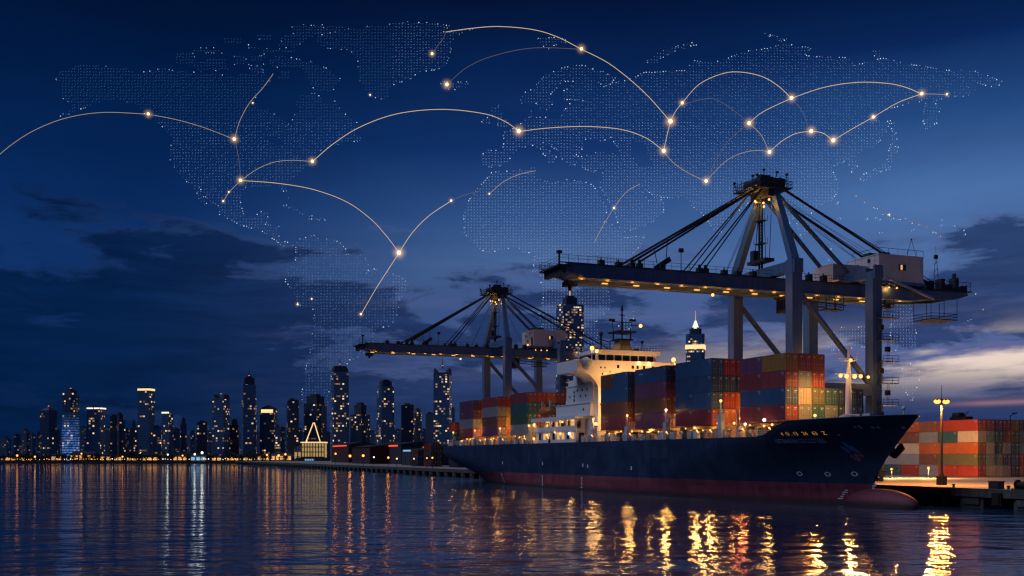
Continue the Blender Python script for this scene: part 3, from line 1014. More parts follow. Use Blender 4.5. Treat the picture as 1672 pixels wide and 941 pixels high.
# things on the forecastle
f = MB(); sb(f, 2.0, 4.5, -3.4, -1.6, 11.91, 13.4); f.tube((-3.2, -3.6, 12.9), (-3.2, -1.2, 12.9), .75, 12); f.build('windlass', M['pale_steel'], ship)
f = MB(); f.tube((5.2, 0, 12.2), (5.2, 0, 14.6), .09, 6); f.sphere((5.2, 0, 14.2), .3, 8, 6); f.build('bow_lamp_post', M['white'], ship)
for s_ in (-1.0, 1.2):
    f = MB(); sb(f, s_, s_ + 1.6, -2.4, -1.0, 11.91, 13.6); f.build('forecastle_locker', M['pale_steel'], ship)

# ---- lettering and marks laid on the plating
def on_hull(s, z, off=.05):
    return (-s, -(half(s, z) + off), z)
def text_on_hull(txt, s0, z0, size, name, material, sx=1.0, shear=0.0):
    c = bpy.data.curves.new('lettering', 'FONT')
    c.body = txt
    c.size = size
    c.extrude = 0.0
    c.resolution_u = 2
    o = bpy.data.objects.new('lettering_src', c)
    col.objects.link(o)
    bpy.context.view_layer.update()
    dg = bpy.context.evaluated_depsgraph_get()
    me = bpy.data.meshes.new_from_object(o.evaluated_get(dg))
    bpy.data.objects.remove(o)
    import bmesh
    bm = bmesh.new(); bm.from_mesh(me)
    bmesh.ops.triangulate(bm, faces=bm.faces)
    bmesh.ops.subdivide_edges(bm, edges=[e for e in bm.edges if e.calc_length() > .6], cuts=2)
    bm.to_mesh(me); bm.free()
    for v_ in me.vertices:
        s = s0 - v_.co.x * sx
        z = z0 + v_.co.y
        v_.co = on_hull(s, z)
    me.materials.clear(); me.materials.append(material)
    o = bpy.data.objects.new(name, me)
    col.objects.link(o); o.parent = ship
    return o
def find_s(px, z):
    best, bs = 1e9, 0
    for k in range(0, 1700):
        s = -7 + k * .1
        p_ = PF(-s, -half(s, z))
        d_ = abs(836 + F * p_.x / p_.y - px)
        if d_ < best:
            best, bs = d_, s
    return bs
TXT = [('4  O . 13   24   63   Z', 1277, 10.55, 0.72, M['yellow_letter_glow'], 1351), ('UITTIHHXXN CO CCOTEEIS', 1269, 9.35, 0.95, M['mark_grey'], 1350)]
for txt, px, z, size, mt, px2 in TXT:
    sa, sz = find_s(px, z), find_s(px2, z)
    width = {0: 0}
    c = bpy.data.curves.new('measure', 'FONT'); c.body = txt; c.size = size
    o = bpy.data.objects.new('measure', c); col.objects.link(o); bpy.context.view_layer.update()
    wd = o.dimensions.x
    bpy.data.objects.remove(o)
    text_on_hull(txt, sa, z, size, 'ship_lettering', mt, (sa - sz) / max(.1, wd))
def hull_patch(mb, s, z, w_, h_, off=.05):
    mb.add([on_hull(s + w_ / 2, z - h_ / 2, off), on_hull(s - w_ / 2, z - h_ / 2, off), on_hull(s - w_ / 2, z + h_ / 2, off), on_hull(s + w_ / 2, z + h_ / 2, off)], [(0, 1, 2, 3)])
for px, z in ((1352, 4.6), (1306, 4.6), (1396, 4.7)):   # thruster ring marks
    s = find_s(px, z)
    mb = MB()
    n = 14
    for k in range(n):
        a0, a1 = 2 * math.pi * k / n, 2 * math.pi * (k + 1) / n
        q_ = []
        for r_, a_ in ((.36, a0), (.36, a1), (.22, a1), (.22, a0)):
            q_.append(on_hull(s - r_ * 1.5 * math.cos(a_), z + r_ * math.sin(a_), .05))
        mb.add(q_, [(0, 1, 2, 3)])
    mb.build('thruster_mark', M['mark_white'], ship)
def draft_marks(px, z0, z1, tilt=0):
    s = find_s(px, (z0 + z1) / 2)
    mb = MB()
    z = z0
    k = 0
    while z < z1:
        hull_patch(mb, s - tilt * (z - z0), z, .5 if k % 3 else .9, .16, .06)
        z += .32
        k += 1
    mb.build('draft_mark', M['mark_white'], ship)
draft_marks(1372, .9, 2.3, 1.0); draft_marks(1424, 2.0, 3.4, .5); draft_marks(950, .5, 3.0); draft_marks(886, .5, 3.0); draft_marks(821, .6, 3.0)
for px, z in ((886, 5.6), (821, 5.6), (952, 5.4), (960, 5.2), (1031, 5.0)):
    mb = MB(); hull_patch(mb, find_s(px, z), z, .5, .7); mb.build('hull_mark', M['mark_white'], ship)
for px, px2, z in ((1394, 1410, 11.6), (1423, 1437, 11.5), (1368, 1376, 10.5), (1472, 1481, 11.4), (1488, 1496, 11.6)):
    a_, b_ = find_s(px, z), find_s(px2, z)
    mb = MB()
    k = a_
    while k > b_ + .15:
        hull_patch(mb, k - .2, z, .36, random.choice((.3, .42, .2)))
        k -= .6
    mb.build('bow_mark', M['mark_white'], ship)
# blue and red badge on the bow plating: slanting blue bars above broken red ones
s = find_s(1392, 8.2)
mb = MB()
for du, dz, h_ in ((-.6, .35, .9), (.05, .75, 1.3), (.7, .4, 1.1)):
    mb.add([on_hull(s - du + .26 + .55, 8.0 + dz + h_ / 2), on_hull(s - du - .26 + .5, 8.0 + dz + h_ / 2), on_hull(s - du - .26, 8.0 + dz - h_ / 2), on_hull(s - du + .26, 8.0 + dz - h_ / 2)], [(0, 1, 2, 3)])
bd = mb.build('bow_badge', paint('badge_blue', (0.10, 0.24, 0.5), .5, 0, .6, 1.5), ship)
mb = MB()
for du, dz, r_ in ((-.55, -.55, .26), (.15, -.4, .3), (.85, -.45, .32), (.2, -1.0, .36), (-.2, -.9, .22)):
    mb.add([on_hull(s - du - r_ * math.cos(a_) * 1.1, 7.9 + dz + r_ * math.sin(a_), .06) for a_ in [2 * math.pi * k / 7 for k in range(7)]], [tuple(range(7))])
mb.build('badge_red_bars', paint('badge_red', (0.42, 0.16, 0.14), .6, 0, .6, 1.5), bd)
# anchors: one each side, the far one standing clear of the stem
for side in (1,):
    s = -1.0
    mb = MB()
    h_ = half(s, 8.6)
    y = side * (h_ + .35)
    mb.beam((-s, y - .2, 9.6), (-s + .2, y + .5, 7.4), .5, .5)
    mb.slab([(-s + 2.0, 8.4), (-s + .2, 7.0), (-s - 1.6, 7.9), (-s - 1.0, 8.5), (-s + .2, 8.1), (-s + 1.4, 9.2)], 1, y + .3, y + .8)
    mb.box(-s - .8, -s + 1.0, y - .6, y + .5, 9.2, 10.2)
    mb.build('anchor', M['black'], ship)
# deck lamps: bulbs on short posts, with the light they give
def deck_lamp(s, t_, z, r_=.2, m_='lamp_warm', power=0, c=WARM):
    f = MB(); f.sphere((-s, t_, z), r_, 8, 6)
    f.build('deck_lamp', M[m_], ship)
    if power:
        light((-s, t_ - .1, z - .05), power, c, max(.2, r_), parent=ship)
random.seed(5)
for nm, s0, d_ in BAYS:
    for k in range(4):
        s = s0 + 1.2 + k * 3.2 + random.uniform(-.6, .6)
        far = s0 > 100
        deck_lamp(s, -6.75 if not far else -7.2, 12.35 + random.uniform(-.4, .2), .12 + random.random() * .09, 'lamp_warm', 260 if k % 2 == 0 else 0)
for s, z, mt in ((28.2, 16.75, 'lamp_warm'), (46.5, 15.95, 'lamp_white'), (61.8, 15.5, 'lamp_warm'), (77.2, 15.3, 'lamp_warm'), (133, 14.7, 'lamp_warm'), (113.2, 14.9, 'lamp_warm'), (153, 14.6, 'lamp_warm'), (172.5, 14.5, 'lamp_warm')):
    deck_lamp(s, -8.7, z, .25, mt, 500, WARM)
for s, t_, z, r_, mt, pw in ((16.0, -8.6, 13.1, .28, 'lamp_white', 200), (21.5, -8.4, 12.6, .24, 'lamp_white', 200), (30.5, -7.8, 13.0, .22, 'lamp_warm', 350), (25.6, -7.8, 12.9, .22, 'lamp_warm', 350)):
    deck_lamp(s, t_, z, r_, mt, pw)
# floods that light the front of the bridge house
for t_, z, r_, pw in ((-5.4, 20.4, .42, 420), (-4.9, 16.6, .34, 300), (-7.4, 14.3, .42, 450), (-4.2, 13.6, .3, 250)):
    if r_ > .05:
        f = MB(); f.sphere((-78.6, t_, z), r_, 10, 6); f.build('flood_lamp', M['lamp_warm'], ship)
        light((-77.0, t_ - .5, z), pw, WARM, .3, parent=ship)
for t_ in (-5.6, -2.6, .4, 3.4, 6.4, 9.2, 11.4):  # arms and lights added ahead of the wall to wash it evenly
    f = MB(); f.tube((-78.95, t_, 25.7), (-75.2, t_, 25.35), .05, 5); f.box(-75.4, -75.0, t_ - .25, t_ + .25, 25.2, 25.5); f.build('added_flood_arm', M['pale_steel'], ship)
    light((-75.6, t_, 25.3), 520 if t_ < 8 else 380, WARM, .25, parent=ship)
# lamps on the roof and wings
for s, t_, z, r_, pw in ((79.2, -8.0, 30.7, .5, 500), (79.0, -6.8, 30.2, .28, 350), (79.2, 12.2, 28.9, .5, 500), (79.2, 14.0 - 1.6, 28.0, .3, 200), (80.0, 6.6, 37.0, .42, 0), (78.8, 3.6, 28.0, .16, 200), (78.8, 6.0, 28.0, .16, 200)):
    if (t_, z) == (6.6, 37.0):
        f = MB(); f.tube((-84.2, 4.4, 36.8), (-84.2, 6.6, 36.8), .06, 5); f.build('lamp_arm', M['black'], mast)
        f = MB(); f.sphere((-84.2, 6.6, 36.8), r_, 10, 6); f.build('mast_lamp', M['lamp_warm'], mast)
        continue
    deck_lamp(s, t_, z, r_, 'lamp_warm', pw)
f = MB(); f.tube((-79.4, -8.0, 28.2), (-79.4, -8.0, 30.7), .1, 6); f.build('wing_lamp_post', M['white'], ship)
f = MB(); f.tube((-79.4, 12.0, 28.2), (-79.4, 12.0, 28.9), .1, 6); f.build('wing_lamp_post', M['white'], ship)
# side house lamps, gallery
for s, z, r_, mt, pw in ((108.6, 14.9, .42, 'lamp_warm', 350), (108.9, 11.6, .35, 'lamp_warm', 200), (96.5, 12.9, .2, 'lamp_warm', 60), (88.5, 12.4, .32, 'lamp_white', 60), (101.0, 12.3, .28, 'lamp_warm', 60), (93.4, 12.5, .28, 'lamp_warm', 60)):
    deck_lamp(s, -9.15, z, r_, mt, pw)
for s in (90, 97, 104):
    light((-s, -8.3, 15.3), 60, WARM, .2, parent=ship)
# foremast lights reach the forward faces of the first stack
for t_, z, pw in ((-2.2, 19.6, 160), (2.2, 19.6, 160), (0, 21.9, 90)):
    light((-4.9, t_ * .8, z - .4), pw, WARM, .35, parent=ship)
for t_, pw in ((-2.4, 1500), (1.6, 900)):
    light((-5.2, t_ * 1.4, 18.6), pw * 1.6, WARM, .3, 'SPOT', ship, (-14, t_ - 2.0, 14.0), 100, .9)
light((-8.4, -5.6, 14.6), 380, ORANGE, .3, parent=ship)
f = MB(); f.tube((-8.6, -4.6, 11.91), (-8.6, -4.6, 13.5), .08, 6); f.build('lamp_stand', M['pale_steel'], ship)
f = MB(); f.sphere((-8.6, -4.6, 13.6), .24, 8, 6); f.build('deck_lamp', M['lamp_warm'], ship)
# mast-side lights on the ends of the other stacks
for s0, t_, pw in ((29.9, -3.6, 1500), (112.9, -4.6, 1500), (134.6, -4.6, 2200), (154.4, -4.6, 1900)):
    f = MB(); f.sphere((-s0, t_, 13.9), .24, 8, 6); f.build('deck_lamp', M['lamp_warm'], ship)
    f = MB(); f.tube((-s0, t_, 10.31), (-s0, t_, 13.8), .07, 6); f.build('lamp_stand', M['pale_steel'], ship)
    light((-s0 + .2, t_, 13.9), pw, ORANGE if s0 < 40 else WARM, .25, parent=ship)
# lamps added low in the gaps to brighten the forward stacks' end faces
for s0, t_, pw in ((46.0, -3.6, 900), (61.3, -3.6, 800), (30.0, 1.0, 900)):
    f = MB(); f.tube((-s0, t_, 10.31), (-s0, t_, 13.6), .07, 6); f.build('lamp_stand', M['pale_steel'], ship)
    f = MB(); f.sphere((-s0, t_, 13.7), .2, 8, 6); f.build('deck_lamp', M['lamp_warm'], ship)
    light((-s0 - .3, t_, 13.8), pw, WARM, .25, parent=ship)
# lamps added on the rail, with spots aimed outwards for glints on the water
for px, pw, c_ in ((752, 900, ORANGE), (785, 700, WARM), (822, 3000, WARM), (858, 3800, WARM), (896, 4200, WARM), (934, 3600, WARM), (968, 4200, WARM), (1030, 4200, WARM), (1090, 4200, WARM), (1140, 3000, WARM), (1162, 2400, WARM), (1214, 500, (1, .12, .05)), (1255, 500, WARM)):
    s = find_s(px, 11.0)
    f = MB(); f.tube((-s, -half(s, 10.4) + .1, 11.45), (-s, -half(s, 10.4) - .25, 11.8), .06, 5); f.sphere((-s, -half(s, 10.4) - .25, 11.8), .16, 8, 6); f.build('added_rail_lamp', M['lamp_warm'], ship)
    light((-s, -half(s, 10.4) - .3, 11.75), pw * 1.5, c_, .3, 'SPOT', ship, (-s, -half(s, 10.4) - 8, 7.5), 135, .5)
# unseen spots added off the bow, aimed out over the water
for s, pw in ((-1.5, 5200), (3.0, 2500)):
    light((-s, -half(s, 13) - .4, 13.4), pw, WARM, .3, 'SPOT', ship, (-s + 3, -half(s, 13) - 10, 8), 130, .5)
# lifeboat on the quarter of the house
t = empty('lifeboat', PF(-103.5, -8.2, 17.9), TH)
f = MB(); f.sphere((0, 0, 0), 1.0, 16, 10, (3.4, 1.3, 1.3)); f.build('hull', M['orange_plastic'], t, True)
f = MB(); f.box(-1.0, 1.2, -.7, .7, .9, 1.7); f.build('canopy', M['orange_plastic'], t)
f = MB(); f.box(-2.4, -2.1, -.2, .2, -1.8, 2.6); f.box(2.1, 2.4, -.2, .2, -1.8, 2.6); f.build('davit', M['white'], t)
tag(t, 'orange enclosed lifeboat hung beside the white bridge house', 'lifeboat')
# ------------------------------------------------------------------ containers
COL = {'dark red': (.30, .05, .06), 'blue': (.035, .11, .25), 'navy': (.03, .055, .13), 'mustard': (.42, .22, .05), 'orange': (.5, .13, .03),
       'bright red': (.42, .05, .03), 'cream': (.62, .54, .38), 'grey': (.28, .31, .33), 'teal': (.035, .14, .16), 'green': (.05, .15, .09),
       'purple': (.16, .06, .13), 'brown': (.22, .095, .06), 'olive': (.16, .16, .07), 'pale green': (.22, .36, .27), 'yellow': (.62, .36, .06), 'white': (.62, .62, .6)}
def container_proto(length, height=2.6, width=2.44, marked=True):
    """Frame, corrugated sides, roof and two doors at the +x end."""
    t = empty('shipping_container')
    hl, hw = length / 2, width / 2
    f = MB()
    for x in (-hl, hl - .14):
        for y in (-hw, hw - .14):
            f.box(x, x + .14, y, y + .14, .0, height)
            f.box(x - .01, x + .15, y - .01, y + .15, -.07, -.0)
    for z in (0, height - .12):
        for y in (-hw + .01, hw - .13):
            f.box(-hl + .14, hl - .14, y, y + .12, z, z + .12)
        for x in (-hl + .01, hl - .11):
            f.box(x, x + .10, -hw + .14, hw - .14, z, z + .12)
    f.build('frame', M['container'], t)
    s = MB()
    n = 22 if length < 8 else 40
    zz0, zz1 = .12, height - .12
    for side in (-1, 1):
        pts = []
        x = -hl + .14
        p = (length - .28) / n
        for k in range(n):
            pts += [(x + p * k, 0.02), (x + p * (k + .35), 0.02), (x + p * (k + .5), .075), (x + p * (k + .85), .075)]
        pts.append((hl - .14, .02))
        vs = [(a, side * (hw - d), z) for z in (zz0, zz1) for a, d in pts]
        m_ = len(pts)
        s.add(vs, [(k, k + 1, m_ + k + 1, m_ + k) for k in range(m_ - 1)])
    pts = []
    p = (width - .28) / 8
    for k in range(8):
        y = -hw + .14 + p * k
        pts += [(y, .02), (y + p * .35, .02), (y + p * .5, .07), (y + p * .85, .07)]
    pts.append((hw - .14, .02))
    m_ = len(pts)
    s.add([(-hl + d, a, z) for z in (zz0, zz1) for a, d in pts], [(k, k + 1, m_ + k + 1, m_ + k) for k in range(m_ - 1)])
    sp_ = s.build('side_panel', M['container'], t)
    k_ = MB()
    yb = -hw - .004
    for q_, (w_, zz) in enumerate(((.9, .36), (.7, .56), (.5, .76))):
        for c_ in range(int(w_ / .17)):
            k_.box(hl - .35 - w_ + c_ * .17, hl - .35 - w_ + c_ * .17 + .11, yb, yb + .02, height - zz, height - zz + .12)
    if length > 8 and marked:
        for c_ in range(4):
            k_.box(-hl + 1.6 + c_ * .42, -hl + 1.88 + c_ * .42, yb, yb + .02, height * .6, height * .6 + (.3 if c_ % 2 else .22))
    k_.build('side_marking', M['mark_faded'], sp_)
    r = MB(); r.box(-hl + .13, hl - .13, -hw + .13, hw - .13, height - .06, height - .02); r.build('roof', M['container'], t)
    for sd in (-1, 1):
        d = MB()
        y0, y1 = (-hw + .15, -.012) if sd < 0 else (.012, hw - .15)
        d.box(hl - .09, hl - .04, y0, y1, .13, height - .13)
        for k in range(3):
            z = .35 + k * (height - .5) / 3
            d.box(hl - .04, hl - .018, y0 + .08, y1 - .08, z, z + (height - .5) / 3 - .22)
        dr = d.build('door', M['container'], t)
        q = MB()
        for yy in (y0 + .3, y1 - .3):
            q.tube((hl - .0, yy, .08), (hl - .0, yy, height - .08), .028, 5)
            q.box(hl - .02, hl + .03, yy - .16, yy + .16, .95, 1.02)
        q.build('lock_rod', M['rod'], dr)
        k_ = MB()
        if sd > 0:
            k_.box(hl - .016, hl - .008, y0 + .45, y1 - .12, height - .55, height - .42)
            k_.box(hl - .016, hl - .008, y0 + .45, y1 - .3, height - .78, height - .68)
        else:
            k_.box(hl - .016, hl - .008, y0 + .15, y1 - .55, height - .6, height - .42)
        k_.build('marking', M['mark_white'], dr)
    return t
PROTO = {}
for h_ in (2.6, 2.86):
    PROTO[('long', h_, 0)] = container_proto(12.19, h_, marked=False)
    PROTO[('long', h_, 1)] = container_proto(12.19, h_)
    PROTO[('short', h_, 0)] = container_proto(6.06, h_)
index_kids(*PROTO.values())
used_proto = set()
def put_container(kind, h, x, y, z, cname, label, group, rz=0.0, flip=False, loose=0.0):
    key = (kind, h, 1 if kind == 'long' and random.random() < .3 else 0)
    c = COL[cname]
    j = random.uniform(.85, 1.15)
    cc = (c[0] * j, c[1] * j * random.uniform(.95, 1.05), c[2] * j, 1)
    o = PROTO[key]
    if key in used_proto:
        o = copy_tree(o, None, cc)
    else:
        used_proto.add(key)
        def paint_all(q_):
            q_.color = cc
            for ch in KIDS.get(q_.name, []):
                paint_all(ch)
        paint_all(o)
    o.location = PF(x, y, z)
    o.rotation_euler = (0, 0, TH + rz + (math.pi if flip else 0) + random.uniform(-1, 1) * loose)
    tag(o, label, 'container', group)
    return o
random.seed(11)
TIER = ['bottom', 'second', 'third', 'top']
ROW = ['waterside', 'second', 'third', 'fourth', 'fifth', 'sixth']
# per bay: side colours from the top tier down (one name = one long box, two = fore and aft short boxes), then colours of further rows seen end on
LAY = {
 'A': ([('mustard', 'purple'), ('dark red', 'dark red'), ('blue', 'blue'), ('dark red', 'dark red')], 2.6,
       [['dark red', 'grey', 'cream', 'grey'], ['orange', 'bright red', 'olive', 'teal'],
        [None, None, 'teal', 'grey'], [None, None, 'navy', 'teal'], [None, None, 'teal', 'blue']]),
 'B': ([('blue',), ('blue',), ('blue', 'blue'), ('dark red', 'dark red')], 2.86, [['bright red', 'blue', 'bright red', 'orange'], ['dark red', 'navy', 'orange', 'bright red'], ['dark red', 'blue', 'bright red', 'bright red']]),
 'C': ([('blue',), ('purple',), ('brown',), ('purple',)], 2.86, [['orange', 'dark red', 'dark red', 'navy'], ['mustard', 'blue', 'brown', 'dark red'], ['orange', 'navy', 'blue', 'blue']]),
 'D': ([('blue', 'brown'), ('blue',), ('brown',), ('dark red',)], 2.86, [['dark red', 'navy', 'dark red', 'brown'], ['dark red', 'blue', 'brown', 'dark red'], ['bright red', 'navy', 'blue', 'brown']]),
 'E': ([('dark red',), ('teal',), ('green',), ('grey',)], 2.6, [['bright red', 'teal', 'bright red', 'dark red'], ['orange', 'teal', 'brown', 'dark red'], ['dark red', 'navy', 'brown', 'brown'], ['bright red', 'teal', 'teal', 'brown']]),
 'F': ([('dark red',), ('grey',), ('brown',), ('purple',)], 2.6, [['bright red', 'yellow', 'yellow', 'orange'], ['dark red', 'mustard', 'yellow', 'orange'], ['bright red', 'yellow', 'mustard', 'brown']]),
 'G': ([('purple',), ('purple',), ('grey',), ('dark red',)], 2.6, [['bright red', 'orange', 'mustard', 'orange'], ['dark red', 'brown', 'orange', 'mustard'], ['navy', 'orange', 'brown', 'orange']]),
}
GS = 'containers stacked on the ship'
ROW0 = -6.6
PITCH = 2.52
for nm, s0, desc in BAYS:
    side, h, ends = LAY[nm]
    for tier in range(4):
        cs = side[3 - tier]
        z = BASE + tier * (h + .07)
        if len(cs) == 1:
            put_container('long', h, -(s0 + 6.1), ROW0, z, cs[0], '%s long container, %s tier, waterside row, ship stack %s' % (cs[0], TIER[tier], desc), GS)
        else:
            for k, (c_, hn) in enumerate(zip(cs, ('forward', 'after'))):
                put_container('short', h, -(s0 + 3.03 + k * 6.14), ROW0, z, c_, '%s short container, %s tier, waterside row, %s half, stack %s' % (c_, TIER[tier], hn, desc), GS)
        for r_, cl in enumerate(ends):
            c_ = cl[3 - tier]
            if c_ is None:
                continue
            put_container('long', h, -(s0 + 6.1 + random.uniform(-.06, .06)), ROW0 + (r_ + 1) * PITCH, z, c_, '%s container, %s tier, %s row of ship stack %s' % (c_, TIER[tier], ROW[r_ + 1], desc), GS)
for tier, c_ in enumerate(('teal', 'bright red')):
    for r_ in range(3):
        cc = c_ if r_ != 1 else ('navy', 'dark red')[tier]
        put_container('short', 2.6, -177.2, ROW0 + .3 + r_ * PITCH, 12.3 + tier * 2.67, cc, '%s short container, %s tier, %s row, low stack at the stern rail' % (cc, TIER[tier], ROW[r_]), GS)
# container yard behind the lamp post
rnd = random.Random(3)
PAL = ['bright red', 'orange', 'teal', 'grey', 'cream', 'pale green', 'dark red', 'brown', 'navy', 'olive', 'mustard', 'green']
GY = 'containers stacked in the yard on the quay'
cw = W(1597, 780, 236)
d_ = Vector((cw.x - PO.x, cw.y - PO.y))
YX, YY = d_.x * CT + d_.y * ST, -d_.x * ST + d_.y * CT
yard_side = [[('bright red', 6), ('bright red', 6), ('grey', 6), ('bright red', 6), ('teal', 12), ('grey', 12)],
             [('olive', 12), ('brown', 6), ('grey', 12), ('orange', 6), ('navy', 12)],
             [('orange', 12), ('orange', 6), ('cream', 12), ('brown', 12), ('grey', 6)],
             [('cream', 6), ('teal', 6), ('grey', 6), ('brown', 6), ('orange', 12), ('teal', 12)],
             [('bright red', 12), ('brown', 6), ('orange', 6), ('grey', 12), ('dark red', 12)]]
yard_end = [['cream', 'cream', 'grey', 'navy', 'orange', 'cream', 'grey', 'teal', 'dark red', 'brown'], ['pale green', 'pale green', 'navy', 'blue', 'bright red', 'dark red', 'navy', 'brown', 'teal', 'grey'],
            ['cream', 'green', 'grey', 'teal', 'pale green', 'grey', 'olive', 'navy', 'orange', 'teal'], ['pale green', 'teal', 'orange', 'olive', 'pale green', 'grey', 'teal', 'brown', 'grey', 'green'],
            ['dark red', 'purple', 'dark red', 'mustard', 'purple', 'dark red', 'orange', 'dark red', 'bright red', 'brown']]
TIER5 = ['ground', 'second', 'third', 'fourth', 'top']
for tier in range(5):
    z = 2.6 + tier * 2.67
    x = YX
    for k, (c_, ln) in enumerate(yard_side[tier]):
        length = 6.06 if ln == 6 else 12.19
        put_container('short' if ln == 6 else 'long', 2.6, x - length / 2, YY + 1.22, z, c_, '%s %s container, %s tier, %s from the yard corner, row facing the water' % (c_, 'short' if ln == 6 else 'long', TIER5[tier], ordinal(k + 1)), GY, loose=.004)
        x -= length + .12
    for k in range(1, 11):
        c_ = yard_end[tier][k - 1]
        put_container('long', 2.6, YX - 6.1 + rnd.uniform(-.15, .1), YY + 1.22 + k * 2.56, z, c_, '%s container showing its doors, %s tier, %s from the yard corner' % (c_, TIER5[tier], ordinal(k)), GY, loose=.004)
# yard hut and lamp on top of the stacks far behind
t = empty('yard_vehicle', PF(YX - 8.5, YY + 3.5, 2.6 + 5 * 2.67 - .07), TH)
a = MB(); a.box(-2.6, 2.6, -1, 1, 0, .9); a.build('body', M['black'], t)
a = MB(); a.box(-2.0, .2, -.9, .9, .9, 1.9); a.tube((1, 0, .9), (2.2, 0, 2.1), .12, 6); a.build('cab', M['black'], t)
tag(t, 'dark low machine standing on top of the yard containers near the corner', 'machine')
t = empty('loading_lamp', PF(YX - 7, YY + 17.5, 2.6 + 5 * 2.67 - .07), TH)
a = MB(); a.tube((0, 0, 0), (0, 0, 1.3), .12, 6); a.tube((0, 0, 1.3), (0, 1.6, 1.9), .1, 6); a.build('post', M['black'], t)
a = MB(); a.box(-.3, .3, 1.0, 2.0, 1.8, 2.1); a.build('lamp_head', M['black'], t)
tag(t, 'small dark unlit lamp on top of the yard containers at right', 'lamp')
# more stacks along the quay astern of the ship
GQ = 'dark container stacks along the far quay'
for c_ in ('dark red', 'navy', 'brown', 'bright red', 'blue'):
    COL[c_] = tuple(x * .42 for x in COL[c_])
for i, (s0, nt_, cs) in enumerate(((215, 3, ('dark red', 'navy', 'dark red')), (232, 2, ('blue', 'dark red')), (262, 3, ('navy', 'dark red', 'brown')), (292, 3, ('navy', 'navy', 'dark red')), (330, 4, ('dark red', 'navy', 'brown', 'bright red')), (352, 3, ('navy', 'blue', 'dark red')))):
    for tier in range(nt_):
        for k in range(2):
            put_container('long', 2.6, -s0 - 6, 34 + k * 2.6, 2.6 + tier * 2.67, cs[tier], '%s container, %s tier, %s row of the %s dark stack astern of the ship' % (cs[tier], TIER[min(tier, 3)] if tier < nt_ - 1 or nt_ == 4 else 'top', ('front', 'back')[k], ordinal(i + 1)), GQ)
